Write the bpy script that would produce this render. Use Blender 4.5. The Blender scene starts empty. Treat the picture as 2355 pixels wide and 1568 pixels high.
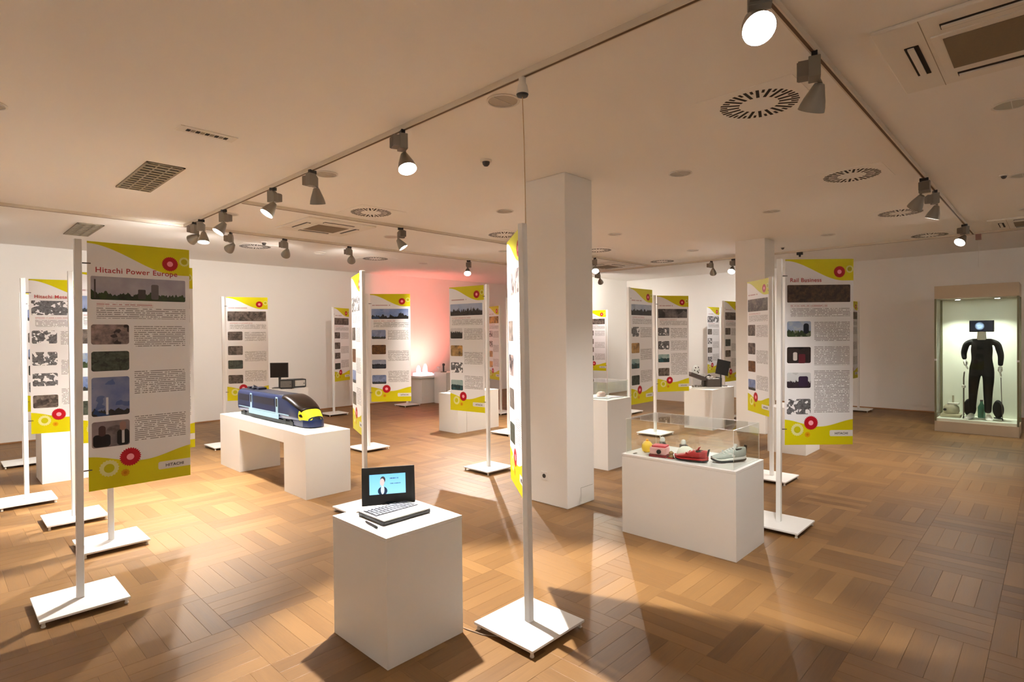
import bpy, bmesh, math, random
from mathutils import Vector, Matrix
random.seed(7)
R = math.radians
PI = math.pi
sc = bpy.context.scene
C = sc.collection

# ------------------------------------------------------------------ camera
EYE = Vector((0, 0, 1.6))
cam_d = bpy.data.cameras.new('camera')
cam_d.sensor_width = 36.0
cam_d.lens = 1296.8 / 2355 * 36.0
cam_d.clip_start = 0.05
cam = bpy.data.objects.new('camera', cam_d)
C.objects.link(cam)
_m = Matrix.Rotation(R(-46.0), 4, 'Z') @ Matrix.Rotation(R(90 - 0.6365), 4, 'X') @ Matrix.Rotation(R(-0.5763), 4, 'Z')
_m.translation = EYE
cam.matrix_world = _m
sc.camera = cam

# ------------------------------------------------------------------ world, exposure
w = bpy.data.worlds.new('world')
sc.world = w
w.use_nodes = True
w.node_tree.nodes['Background'].inputs[0].default_value = (0.9, 0.85, 0.8, 1)
w.node_tree.nodes['Background'].inputs[1].default_value = 0.0
sc.view_settings.view_transform = 'Standard'
sc.view_settings.look = 'None'
sc.view_settings.gamma = 1.0
sc.view_settings.use_curve_mapping = False
sc.view_settings.exposure = 1.22
sc.cycles.diffuse_bounces = 5
sc.cycles.glossy_bounces = 2
sc.cycles.max_bounces = 6
sc.cycles.transparent_max_bounces = 10
sc.cycles.use_adaptive_sampling = True
sc.cycles.adaptive_threshold = 0.12
sc.cycles.use_light_tree = False
SPOT_W = 1.0            # overall multiplier of the track spotlights
LAMP_COL = (1.0, 0.905, 0.81)
LAMP_COOL = (1.0, 0.95, 0.89)

# ------------------------------------------------------------------ material helpers
def lin(r, g, b):
    def f(c):
        c /= 255.0
        return c / 12.92 if c <= 0.04045 else ((c + 0.055) / 1.055) ** 2.4
    return (f(r), f(g), f(b), 1.0)

def new_mat(name):
    m = bpy.data.materials.new(name)
    m.use_nodes = True
    nt = m.node_tree
    b = nt.nodes['Principled BSDF']
    return m, nt, b

def simple(name, col, rough=0.5, metal=0.0, var=0.06, scale=6.0, bump=0.0, spec=0.5, coat=0.0):
    m, nt, b = new_mat(name)
    tc = nt.nodes.new('ShaderNodeTexCoord')
    nz = nt.nodes.new('ShaderNodeTexNoise')
    nz.inputs['Scale'].default_value = scale
    nz.inputs['Detail'].default_value = 3
    nt.links.new(tc.outputs['Object'], nz.inputs['Vector'])
    mx = nt.nodes.new('ShaderNodeMix'); mx.data_type = 'RGBA'
    c = col if len(col) == 4 else (*col, 1)
    mx.inputs[6].default_value = tuple(max(0, v * (1 - var)) for v in c[:3]) + (1,)
    mx.inputs[7].default_value = tuple(min(1, v * (1 + var)) for v in c[:3]) + (1,)
    nt.links.new(nz.outputs['Fac'], mx.inputs[0])
    nt.links.new(mx.outputs[2], b.inputs['Base Color'])
    b.inputs['Roughness'].default_value = rough
    b.inputs['Metallic'].default_value = metal
    b.inputs['Specular IOR Level'].default_value = spec
    if coat:
        b.inputs['Coat Weight'].default_value = coat
    if bump:
        bp = nt.nodes.new('ShaderNodeBump')
        bp.inputs['Strength'].default_value = bump
        bp.inputs['Distance'].default_value = 0.004
        n2 = nt.nodes.new('ShaderNodeTexNoise'); n2.inputs['Scale'].default_value = scale * 12
        nt.links.new(tc.outputs['Object'], n2.inputs['Vector'])
        nt.links.new(n2.outputs['Fac'], bp.inputs['Height'])
        nt.links.new(bp.outputs['Normal'], b.inputs['Normal'])
    return m

def emit(name, col, strength):
    m, nt, b = new_mat(name)
    b.inputs['Base Color'].default_value = (0.8, 0.8, 0.8, 1)
    b.inputs['Emission Color'].default_value = (*col[:3], 1)
    b.inputs['Emission Strength'].default_value = strength
    return m

def glass_mat(name, tint=(0.97, 0.99, 0.98), gloss=1.0):
    m, nt, b = new_mat(name)
    nt.nodes.remove(b)
    out = nt.nodes['Material Output']
    tr = nt.nodes.new('ShaderNodeBsdfTransparent'); tr.inputs[0].default_value = (*tint, 1)
    gl = nt.nodes.new('ShaderNodeBsdfGlossy'); gl.inputs['Roughness'].default_value = 0.02
    fr = nt.nodes.new('ShaderNodeLayerWeight'); fr.inputs['Blend'].default_value = 0.5
    pw = nt.nodes.new('ShaderNodeMath'); pw.operation = 'POWER'; pw.inputs[1].default_value = 5.0
    nt.links.new(fr.outputs['Facing'], pw.inputs[0])
    mu = nt.nodes.new('ShaderNodeMath'); mu.operation = 'MULTIPLY_ADD'; mu.inputs[1].default_value = 0.9 * gloss; mu.inputs[2].default_value = 0.035 * gloss
    nt.links.new(pw.outputs[0], mu.inputs[0])
    mx = nt.nodes.new('ShaderNodeMixShader')
    nt.links.new(mu.outputs[0], mx.inputs[0])
    nt.links.new(tr.outputs[0], mx.inputs[1]); nt.links.new(gl.outputs[0], mx.inputs[2])
    nt.links.new(mx.outputs[0], out.inputs['Surface'])
    return m

class NB:
    """Small builder of node graphs."""
    def __init__(s, nt):
        s.nt = nt
    def lk(s, v, sock):
        if isinstance(v, (int, float)):
            sock.default_value = v
        elif isinstance(v, (tuple, list)):
            sock.default_value = v
        else:
            s.nt.links.new(v, sock)
    def m(s, op, a, b=0.0, c=None, clamp=False):
        n = s.nt.nodes.new('ShaderNodeMath'); n.operation = op; n.use_clamp = clamp
        s.lk(a, n.inputs[0]); s.lk(b, n.inputs[1])
        if c is not None:
            s.lk(c, n.inputs[2])
        return n.outputs[0]
    def mix(s, f, a, b):
        n = s.nt.nodes.new('ShaderNodeMix'); n.data_type = 'RGBA'
        s.lk(f, n.inputs[0]); s.lk(a, n.inputs[6]); s.lk(b, n.inputs[7])
        return n.outputs[2]
    def xyz(s, x, y, z=0.0):
        n = s.nt.nodes.new('ShaderNodeCombineXYZ')
        s.lk(x, n.inputs[0]); s.lk(y, n.inputs[1]); s.lk(z, n.inputs[2])
        return n.outputs[0]
    def sep(s, v):
        n = s.nt.nodes.new('ShaderNodeSeparateXYZ'); s.lk(v, n.inputs[0])
        return n.outputs[0], n.outputs[1], n.outputs[2]
    def noise(s, vec, scale, detail=2.0, rough=0.5):
        n = s.nt.nodes.new('ShaderNodeTexNoise')
        s.lk(vec, n.inputs['Vector']); s.lk(scale, n.inputs['Scale']); n.inputs['Detail'].default_value = detail
        n.inputs['Roughness'].default_value = rough
        return n.outputs['Fac']
    def white(s, vec):
        n = s.nt.nodes.new('ShaderNodeTexWhiteNoise'); n.noise_dimensions = '3D'
        s.lk(vec, n.inputs['Vector'])
        return n.outputs['Value']
    def group(s, tree, **kw):
        n = s.nt.nodes.new('ShaderNodeGroup'); n.node_tree = tree
        for k, v in kw.items():
            s.lk(v, n.inputs[k])
        return n.outputs

def new_group(name, ins, outs):
    g = bpy.data.node_groups.new(name, 'ShaderNodeTree')
    for n, t in ins:
        g.interface.new_socket(n, in_out='INPUT', socket_type=t)
    for n, t in outs:
        g.interface.new_socket(n, in_out='OUTPUT', socket_type=t)
    gi = g.nodes.new('NodeGroupInput'); go = g.nodes.new('NodeGroupOutput')
    return g, NB(g), gi, go
F, CO = 'NodeSocketFloat', 'NodeSocketColor'
# rounded rectangle mask (metres on the panel)
G_RR, b_, gi, go = new_group('rounded_rect', [('x', F), ('y', F), ('cx', F), ('cy', F), ('hx', F), ('hy', F), ('r', F)], [('mask', F)])
qx = b_.m('ADD', b_.m('SUBTRACT', b_.m('ABSOLUTE', b_.m('SUBTRACT', gi.outputs['x'], gi.outputs['cx'])), gi.outputs['hx']), gi.outputs['r'])
qy = b_.m('ADD', b_.m('SUBTRACT', b_.m('ABSOLUTE', b_.m('SUBTRACT', gi.outputs['y'], gi.outputs['cy'])), gi.outputs['hy']), gi.outputs['r'])
mx_ = b_.m('MAXIMUM', qx, 0.0); my_ = b_.m('MAXIMUM', qy, 0.0)
ln_ = b_.m('SQRT', b_.m('ADD', b_.m('MULTIPLY', mx_, mx_), b_.m('MULTIPLY', my_, my_)))
d_ = b_.m('SUBTRACT', b_.m('ADD', ln_, b_.m('MINIMUM', b_.m('MAXIMUM', qx, qy), 0.0)), gi.outputs['r'])
b_.lk(b_.m('LESS_THAN', d_, 0.0), go.inputs['mask'])
# flower disc mask with petals
G_FL, b_, gi, go = new_group('flower', [('x', F), ('y', F), ('cx', F), ('cy', F), ('r', F), ('petals', F), ('amp', F)], [('mask', F), ('dist', F)])
dx = b_.m('SUBTRACT', gi.outputs['x'], gi.outputs['cx']); dy = b_.m('SUBTRACT', gi.outputs['y'], gi.outputs['cy'])
dd = b_.m('SQRT', b_.m('ADD', b_.m('MULTIPLY', dx, dx), b_.m('MULTIPLY', dy, dy)))
an = b_.m('ARCTAN2', dy, dx)
rr = b_.m('MULTIPLY', gi.outputs['r'], b_.m('ADD', 1.0, b_.m('MULTIPLY', gi.outputs['amp'], b_.m('SINE', b_.m('MULTIPLY', an, gi.outputs['petals'])))))
b_.lk(b_.m('LESS_THAN', dd, rr), go.inputs['mask'])
b_.lk(b_.m('DIVIDE', dd, gi.outputs['r']), go.inputs['dist'])
# printed picture: sky over ground with a broken skyline and soft patches
G_PH, b_, gi, go = new_group('picture', [('x', F), ('y', F), ('horizon', F), ('amp', F), ('scale', F), ('seed', F), ('top', CO), ('bottom', CO), ('accent', CO), ('amount', F)], [('color', CO)])
vec = b_.xyz(gi.outputs['x'], gi.outputs['y'], gi.outputs['seed'])
sky = b_.noise(vec, 9.0, 3.0)
c1 = b_.mix(b_.m('MULTIPLY', sky, 0.5), gi.outputs['top'], (0.75, 0.74, 0.75, 1))
lx = b_.noise(b_.xyz(gi.outputs['x'], 0.0, gi.outputs['seed']), b_.m('MULTIPLY', gi.outputs['scale'], 1.6), 2.0, 0.7)
hz = b_.m('ADD', gi.outputs['horizon'], b_.m('MULTIPLY', gi.outputs['amp'], b_.m('SUBTRACT', lx, 0.45)))
gm = b_.m('LESS_THAN', gi.outputs['y'], hz)
tex = b_.noise(vec, gi.outputs['scale'], 4.0, 0.65)
gcol = b_.mix(b_.m('MULTIPLY', b_.m('SUBTRACT', tex, 0.25, clamp=True), 1.6, clamp=True), (0.012, 0.011, 0.010, 1), gi.outputs['bottom'])
col = b_.mix(gm, c1, gcol)
pt = b_.noise(b_.xyz(gi.outputs['x'], gi.outputs['y'], b_.m('ADD', gi.outputs['seed'], 9.3)), b_.m('MULTIPLY', gi.outputs['scale'], 0.55), 2.0)
pm = b_.m('MULTIPLY', b_.m('GREATER_THAN', pt, 0.56), gi.outputs['amount'])
b_.lk(b_.mix(pm, col, gi.outputs['accent']), go.inputs['color'])
# lines of small print
G_TX, b_, gi, go = new_group('small_print', [('x', F), ('y', F), ('pitch', F), ('seed', F)], [('mask', F)])
row = b_.m('DIVIDE', gi.outputs['y'], gi.outputs['pitch'])
fr = b_.m('FRACT', row); ri = b_.m('FLOOR', row)
inl = b_.m('LESS_THAN', b_.m('ABSOLUTE', b_.m('SUBTRACT', fr, 0.5)), 0.24)
wd = b_.noise(b_.xyz(b_.m('MULTIPLY', gi.outputs['x'], 95.0), b_.m('MULTIPLY', ri, 3.7), gi.outputs['seed']), 1.0, 1.0)
wg = b_.m('GREATER_THAN', wd, 0.40)
b_.lk(b_.m('MULTIPLY', inl, wg), go.inputs['mask'])

BW, BZ0, BZ1 = 0.56, 0.67, 2.195
BH = BZ1 - BZ0
YEL = lin(206, 198, 0); YEL2 = lin(206, 190, 10)

def banner_mat(name, head, smalls, seed, title=True, dens=1.0, extras=()):
    """head / smalls: (horizon, amp, scale, top, bottom, accent, amount); smalls also carry v0, v1."""
    m, nt, bs = new_mat(name)
    b = NB(nt)
    uvn = nt.nodes.new('ShaderNodeUVMap')
    u, v, _ = b.sep(uvn.outputs[0])
    x = b.m('MULTIPLY', u, BW); y = b.m('MULTIPLY', v, BH)
    col = (0.80, 0.80, 0.825, 1)
    def rr(u0, u1, v0, v1, r=0.0):
        return b.group(G_RR, x=x, y=y, cx=(u0 + u1) / 2 * BW, cy=(v0 + v1) / 2 * BH, hx=(u1 - u0) / 2 * BW, hy=(v1 - v0) / 2 * BH, r=r)['mask']
    def over(col, mask, c):
        return b.mix(mask, col, c)
    # title line (only where no lettering is built)
    if title:
        tm = b.group(G_TX, x=b.m('MULTIPLY', x, 0.5), y=y, pitch=0.03, seed=seed + 3.0)['mask']
        col = over(col, b.m('MULTIPLY', b.m('MULTIPLY', rr(0.05, 0.50, 0.885, 0.905), tm), 0.6), lin(150, 70, 80))
    # header picture
    def picture(u0, u1, v0, v1, p, r, sd):
        hor, amp, scl, ct, cb, ca, am = p
        px = b.m('SUBTRACT', x, u0 * BW); py = b.m('SUBTRACT', y, v0 * BH)
        return rr(u0, u1, v0, v1, r), b.group(G_PH, x=px, y=py, horizon=hor * (v1 - v0) * BH, amp=amp * (v1 - v0) * BH, scale=scl, seed=sd, top=ct, bottom=cb, accent=ca, amount=am)['color']
    mk, pc = picture(0.03, 0.955, 0.768, 0.862, head, 0.008, seed)
    col = over(col, mk, pc)
    if len(head) > 7:
        pass
    # small print
    tx = b.group(G_TX, x=x, y=y, pitch=0.0125, seed=seed)['mask']
    tmask = rr(0.08, 0.955, 0.692, 0.738)
    for (v0, v1) in ((0.575, 0.665), (0.375, 0.475), (0.18, 0.285)) if dens < 1.5 else ((0.56, 0.665), (0.43, 0.53), (0.17, 0.40)):
        tmask = b.m('MAXIMUM', tmask, rr(0.43, 0.95, v0, v1))
    col = over(col, b.m('MULTIPLY', b.m('MULTIPLY', tx, tmask), 0.72), (0.10, 0.09, 0.09, 1))
    col = over(col, b.m('MULTIPLY', b.m('MULTIPLY', tx, rr(0.08, 0.62, 0.742, 0.757)), 0.7), lin(170, 60, 70))
    for i, (v0, v1, p) in enumerate(smalls):
        mk, pc = picture(0.03, 0.38, v0, v1, p, 0.014, seed + 2.1 * (i + 1))
        col = over(col, mk, pc)
    for (eu0, eu1, ev0, ev1, er, ec) in extras:
        col = over(col, rr(eu0, eu1, ev0, ev1, er), ec)
    # top wave
    t = b.m('DIVIDE', u, 0.86, clamp=True)
    s_ = b.m('MULTIPLY', b.m('MULTIPLY', t, t), b.m('SUBTRACT', 3.0, b.m('MULTIPLY', t, 2.0)))
    topm = b.m('GREATER_THAN', v, b.m('SUBTRACT', 0.992, b.m('MULTIPLY', s_, 0.108)))
    col = over(col, topm, YEL)
    # bottom wave
    w_ = b.m('ADD', 0.118, b.m('MULTIPLY', 0.020, b.m('COSINE', b.m('MULTIPLY', b.m('ADD', u, 0.05), 5.6))))
    botm = b.m('LESS_THAN', v, w_)
    col = over(col, botm, YEL)
    # flowers
    def flower(cu, cv, r, n, amp, c, ci, inner, c_ring=None):
        o = b.group(G_FL, x=x, y=y, cx=cu * BW, cy=cv * BH, r=r, petals=n, amp=amp)
        return o['mask'], b.mix(b.m('LESS_THAN', o['dist'], inner), c, ci)
    for (cu, cv, r, n, amp, c, ci, inner) in (
            (0.945, 0.945, 0.030, 16.0, 0.04, lin(214, 214, 130), lin(178, 170, 10), 0.62),
            (0.795, 0.931, 0.046, 26.0, 0.05, lin(168, 10, 22), lin(240, 150, 165), 0.38),
            (0.185, 0.082, 0.050, 18.0, 0.05, lin(222, 220, 150), lin(190, 188, 0), 0.55),
            (0.385, 0.118, 0.056, 26.0, 0.06, lin(176, 8, 30), lin(245, 165, 180), 0.36),
            (0.335, 0.055, 0.022, 10.0, 0.08, lin(205, 150, 0), lin(190, 120, 0), 0.45)):
        mk, cc = flower(cu, cv, r, n, amp, c, ci, inner)
        col = over(col, mk, cc)
    col = over(col, rr(0.66, 1.05, 0.045, 0.078, 0.012), lin(220, 218, 215))
    b.lk(col, bs.inputs['Base Color'])
    bs.inputs['Roughness'].default_value = 0.45
    bs.inputs['Specular IOR Level'].default_value = 0.3
    return m

# ------------------------------------------------------------------ mesh helpers
class MB:
    def __init__(s):
        s.v = []; s.f = []; s.mi = []
    def add(s, vs, fs, mi=0):
        o = len(s.v); s.v += [tuple(p) for p in vs]
        s.f += [tuple(i + o for i in f) for f in fs]; s.mi += [mi] * len(fs)
        return s
    def box(s, x0, x1, y0, y1, z0, z1, mi=0, M=None):
        vs = [Vector(p) for p in ((x0, y0, z0), (x1, y0, z0), (x1, y1, z0), (x0, y1, z0), (x0, y0, z1), (x1, y0, z1), (x1, y1, z1), (x0, y1, z1))]
        if M is not None:
            vs = [M @ p for p in vs]
        return s.add(vs, [(3, 2, 1, 0), (4, 5, 6, 7), (0, 1, 5, 4), (1, 2, 6, 5), (2, 3, 7, 6), (3, 0, 4, 7)], mi)
    def prism(s, pts, h0, h1, axis='Z', M=None, mi=0):
        n = len(pts)
        def P(a, c, h):
            return Vector((a, c, h)) if axis == 'Z' else (Vector((a, h, c)) if axis == 'Y' else Vector((h, a, c)))
        vs = [P(a, c, h0) for a, c in pts] + [P(a, c, h1) for a, c in pts]
        if M is not None:
            vs = [M @ p for p in vs]
        fs = [tuple(range(n - 1, -1, -1)), tuple(range(n, 2 * n))] + [(i, (i + 1) % n, n + (i + 1) % n, n + i) for i in range(n)]
        return s.add(vs, fs, mi)
    def lathe(s, prof, n=20, M=None, cap=True, mi=0):
        vs = []; fs = []
        for r, z in prof:
            for k in range(n):
                a = 2 * PI * k / n
                vs.append(Vector((r * math.cos(a), r * math.sin(a), z)))
        for j in range(len(prof) - 1):
            for k in range(n):
                fs.append((j * n + k, j * n + (k + 1) % n, (j + 1) * n + (k + 1) % n, (j + 1) * n + k))
        if cap:
            fs.append(tuple(range(n - 1, -1, -1))); o = (len(prof) - 1) * n
            fs.append(tuple(range(o, o + n)))
        if M is not None:
            vs = [M @ p for p in vs]
        return s.add(vs, fs, mi)
    def tube(s, pts, r, n=8, cap=True, mi=0):
        pts = [Vector(p) for p in pts]
        rs = r if isinstance(r, (list, tuple)) else [r] * len(pts)
        vs = []; fs = []
        up = Vector((0, 0, 1))
        for i, p in enumerate(pts):
            t = (pts[min(i + 1, len(pts) - 1)] - pts[max(i - 1, 0)]).normalized()
            a = t.cross(up if abs(t.z) < 0.95 else Vector((1, 0, 0))).normalized(); c = t.cross(a)
            for k in range(n):
                an = 2 * PI * k / n
                vs.append(p + (a * math.cos(an) + c * math.sin(an)) * rs[i])
        for j in range(len(pts) - 1):
            for k in range(n):
                fs.append((j * n + k, j * n + (k + 1) % n, (j + 1) * n + (k + 1) % n, (j + 1) * n + k))
        if cap:
            fs.append(tuple(range(n - 1, -1, -1))); o = (len(pts) - 1) * n
            fs.append(tuple(range(o, o + n)))
        return s.add(vs, fs, mi)
    def loft(s, rings, cap=True, mi=0):
        n = len(rings[0]); vs = [p for rg in rings for p in rg]; fs = []
        for j in range(len(rings) - 1):
            for k in range(n):
                fs.append((j * n + k, j * n + (k + 1) % n, (j + 1) * n + (k + 1) % n, (j + 1) * n + k))
        if cap:
            fs.append(tuple(range(n - 1, -1, -1))); o = (len(rings) - 1) * n
            fs.append(tuple(range(o, o + n)))
        return s.add(vs, fs, mi)
    def mesh(s, name, mats):
        me = bpy.data.meshes.new(name)
        me.from_pydata(s.v, [], s.f)
        for m in (mats if isinstance(mats, (list, tuple)) else [mats]):
            me.materials.append(m)
        me.polygons.foreach_set('material_index', s.mi)
        bm = bmesh.new(); bm.from_mesh(me); bmesh.ops.recalc_face_normals(bm, faces=bm.faces); bm.to_mesh(me); bm.free()
        me.update()
        return me
    def build(s, name, mats, parent=None, smooth=False, bevel=0.0, loc=None, segs=2):
        me = s.mesh(name, mats)
        if smooth:
            me.polygons.foreach_set('use_smooth', [True] * len(me.polygons))
            try:
                me.set_sharp_from_angle(angle=R(38))
            except Exception:
                pass
        o = bpy.data.objects.new(name, me); C.objects.link(o)
        if parent is not None:
            o.parent = parent
        if loc is not None:
            o.location = loc
        if bevel:
            bv = o.modifiers.new('bevel', 'BEVEL'); bv.width = bevel; bv.segments = segs; bv.limit_method = 'ANGLE'
        return o

def empty(name, loc=(0, 0, 0), rz=0.0):
    o = bpy.data.objects.new(name, None); C.objects.link(o)
    o.location = loc; o.rotation_euler = (0, 0, rz); o.empty_display_size = 0.1
    return o
def tag(o, label=None, cat=None, group=None, kind=None):
    if label: o['label'] = label
    if cat: o['category'] = cat
    if group: o['group'] = group
    if kind: o['kind'] = kind
    return o
def share(name, me, parent, loc=(0, 0, 0), rz=0.0):
    o = bpy.data.objects.new(name, me); C.objects.link(o); o.parent = parent
    o.location = loc; o.rotation_euler = (0, 0, rz)
    return o
def copy_tree(o, parent=None):
    c = o.copy(); C.objects.link(c); c.parent = parent
    for ch in list(o.children):
        copy_tree(ch, c)
    return c

# ------------------------------------------------------------------ materials
M_wall = simple('wall_paint', (0.84, 0.825, 0.795), 0.9, var=0.02, scale=0.7, bump=0.05, spec=0.2)
M_ceil = simple('ceiling_paint', (0.88, 0.865, 0.835), 0.95, var=0.025, scale=0.5, bump=0.05, spec=0.15)
M_pillar = simple('pillar_paint', (0.83, 0.81, 0.78), 0.85, var=0.02, scale=1.0, spec=0.2)
M_plinth = simple('plinth_paint', (0.77, 0.76, 0.74), 0.55, var=0.02, scale=2.0, spec=0.3)
M_plinthseam = simple('plinth_gap', (0.35, 0.33, 0.30), 0.9)
M_steelwhite = simple('white_powder_coat', (0.80, 0.80, 0.79), 0.4, var=0.02, spec=0.4)
M_poleback = simple('pole_grey', (0.62, 0.60, 0.57), 0.45, var=0.03)
M_foot = simple('foot_rubber', (0.03, 0.025, 0.02), 0.8)
M_black = simple('black_plastic', (0.010, 0.010, 0.011), 0.45, var=0.2)
M_darkgrey = simple('dark_grey_plastic', (0.05, 0.045, 0.042), 0.5, var=0.15)
M_lampgrey = simple('lamp_grey', lin(128, 122, 112), 0.45, var=0.05, metal=0.0)
M_lampbell = simple('lamp_bell_grey', lin(138, 132, 122), 0.35, var=0.05, metal=0.35)
M_track = simple('track_side', lin(214, 204, 188), 0.6, var=0.03)
M_slot = simple('track_slot', lin(96, 72, 48), 0.7, var=0.1)
M_vent = simple('vent_dark', (0.02, 0.016, 0.012), 0.9)
M_ventgrey = simple('vent_grey', lin(150, 140, 120), 0.7, var=0.05)
M_acface = simple('ac_panel', (0.80, 0.77, 0.71), 0.6, var=0.02)
M_acgrille = simple('ac_grille', lin(128, 112, 88), 0.8, var=0.1, scale=60)
M_lensoff = simple('downlight_lens', lin(170, 158, 140), 0.3, var=0.08, spec=0.6)
M_lens = emit('lamp_lens', (1.0, 0.97, 0.92), 30.0)
M_lens_hot = emit('lamp_lens_hot', (1.0, 0.98, 0.95), 120.0)
M_glass = glass_mat('clear_acrylic')
M_glasscase = glass_mat('vitrine_glass', (0.94, 0.98, 0.955), 0.35)

# floor wood: colour varies from plank to plank by its place in the basket weave
BLK, STR, FX0, FY0 = 0.505, 0.101, 2.15, 0.24
def wood_mat():
    m, nt, bs = new_mat('oak_parquet')
    b = NB(nt)
    geo = nt.nodes.new('ShaderNodeNewGeometry')
    px, py, pz = b.sep(geo.outputs['Position'])
    gx = b.m('DIVIDE', b.m('SUBTRACT', px, FX0), BLK); gy = b.m('DIVIDE', b.m('SUBTRACT', py, FY0), BLK)
    ix = b.m('FLOOR', gx); iy = b.m('FLOOR', gy)
    par = b.m('MODULO', b.m('ADD', b.m('ADD', ix, iy), 1000.0), 2.0)
    par = b.m('GREATER_THAN', par, 0.5)
    fx = b.m('SUBTRACT', gx, ix); fy = b.m('SUBTRACT', gy, iy)
    across = b.m('ADD', b.m('MULTIPLY', fx, par), b.m('MULTIPLY', fy, b.m('SUBTRACT', 1.0, par)))
    st = b.m('FLOOR', b.m('MULTIPLY', across, 5.0))
    rnd = b.white(b.xyz(ix, iy, b.m('ADD', st, 0.5)))
    rnd2 = b.white(b.xyz(b.m('ADD', ix, 37.0), iy, 0.5))
    along = b.m('ADD', b.m('MULTIPLY', py, par), b.m('MULTIPLY', px, b.m('SUBTRACT', 1.0, par)))
    acr = b.m('ADD', b.m('MULTIPLY', px, par), b.m('MULTIPLY', py, b.m('SUBTRACT', 1.0, par)))
    gv = b.xyz(b.m('MULTIPLY', along, 2.2), b.m('MULTIPLY', acr, 38.0), b.m('MULTIPLY', rnd, 31.0))
    grain = b.noise(gv, 1.0, 4.0, 0.6)
    fine = b.noise(b.xyz(b.m('MULTIPLY', along, 9.0), b.m('MULTIPLY', acr, 220.0), b.m('MULTIPLY', rnd, 17.0)), 1.0, 3.0, 0.6)
    tone = b.m('ADD', b.m('MULTIPLY', rnd, 0.35), b.m('ADD', b.m('MULTIPLY', rnd2, 0.14), b.m('ADD', b.m('MULTIPLY', grain, 0.36), b.m('MULTIPLY', fine, 0.18))))
    ramp = nt.nodes.new('ShaderNodeValToRGB')
    e = ramp.color_ramp.elements
    e[0].position = 0.12; e[0].color = (0.120, 0.056, 0.018, 1)
    e[1].position = 0.92; e[1].color = (0.300, 0.162, 0.058, 1)
    e2 = ramp.color_ramp.elements.new(0.5); e2.color = (0.205, 0.106, 0.036, 1)
    nt.links.new(tone, ramp.inputs[0])
    nt.links.new(ramp.outputs[0], bs.inputs['Base Color'])
    bs.inputs['Roughness'].default_value = 0.36
    rg = b.m('ADD', 0.38, b.m('MULTIPLY', grain, 0.18))
    b.lk(rg, bs.inputs['Roughness'])
    bs.inputs['Specular IOR Level'].default_value = 0.32
    bp = nt.nodes.new('ShaderNodeBump'); bp.inputs['Strength'].default_value = 0.06; bp.inputs['Distance'].default_value = 0.002
    nt.links.new(fine, bp.inputs['Height']); nt.links.new(bp.outputs['Normal'], bs.inputs['Normal'])
    return m
M_wood = wood_mat()
M_sub = simple('parquet_joint', (0.12, 0.058, 0.022), 0.9)

# ------------------------------------------------------------------ the room
RX0, RX1, RY0, RY1, RZ = -3.0, 13.6, -3.6, 11.6, 3.07
fl = MB().box(RX0, RX1, RY0, RY1, -0.15, -0.011).build('floor', M_sub)
tag(fl, 'oak basket weave parquet floor of the exhibition hall', kind='structure')
TH = 0.10
MB().box(RX0 - .2, RX1 + .2, RY0 - .2, RY1 + .2, RZ, RZ + .2).build('ceiling', M_ceil)['kind'] = 'structure'
def wall(name, *b):
    o = MB().box(*b).build(name, M_wall); o['kind'] = 'structure'; return o
wall('wall_left', RX0 - .2, 12.0, RY1, RY1 + .2, 0, RZ)
wall('wall_right', RX1, RX1 + .2, RY0, 8.65, 0, RZ)
wall('wall_corner', 12.0, RX1 + .2, 8.65, RY1 + .2, 0, RZ)
wall('wall_back', RX0 - .2, RX0, RY0 - .2, RY1 + .2, 0, RZ)
wall('wall_front', RX0, RX1 + .2, RY0 - .2, RY0, 0, RZ)
# low wooden skirting along the walls
def base(name, *b):
    o = MB().box(*b).build(name, M_base); o['kind'] = 'structure'
M_base = simple('skirting_wood', lin(165, 120, 78), 0.6, var=0.1)
base('baseboard_left', RX0, 12.0, RY1 - .008, RY1, 0, 0.022)
base('baseboard_right', RX1 - .008, RX1, RY0, 8.65, 0, 0.022)

# parquet planks: chamfered strips, five to a block, blocks turned by quarter turns
def plank_geo(lx, ly, c=0.0012, th=0.011):
    hx, hy = lx / 2 - 0.0003, ly / 2 - 0.0003
    vs = [(-hx, -hy, -th), (hx, -hy, -th), (hx, hy, -th), (-hx, hy, -th),
          (-hx, -hy, -c * .5), (hx, -hy, -c * .5), (hx, hy, -c * .5), (-hx, hy, -c * .5),
          (-hx + c, -hy + c, 0), (hx - c, -hy + c, 0), (hx - c, hy - c, 0), (-hx + c, hy - c, 0)]
    fs = [(0, 1, 5, 4), (1, 2, 6, 5), (2, 3, 7, 6), (3, 0, 4, 7), (4, 5, 9, 8), (5, 6, 10, 9), (6, 7, 11, 10), (7, 4, 8, 11), (8, 9, 10, 11)]
    return vs, fs
GX = plank_geo(BLK, STR); GY = plank_geo(STR, BLK)
meX = MB().add(*GX).mesh('plank_mesh', M_wood); meY = MB().add(*GY).mesh('plank_mesh', M_wood)
invm = cam.matrix_world.inverted()
def vis_size(x, y):
    p = invm @ Vector((x, y, 0))
    if p.z > -0.6: return 0.0
    u = 1177.5 + 1296.8 * p.x / -p.z; v = 784 - 1296.8 * p.y / -p.z
    if u < -40 or u > 2395 or v > 1600: return 0.0
    return 1.0 / (p.z * p.z * -p.z)
cand = []
i0, i1 = int((RX0 - FX0) / BLK) - 1, int((RX1 - FX0) / BLK) + 1
j0, j1 = int((RY0 - FY0) / BLK) - 1, int((RY1 - FY0) / BLK) + 1
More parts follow.
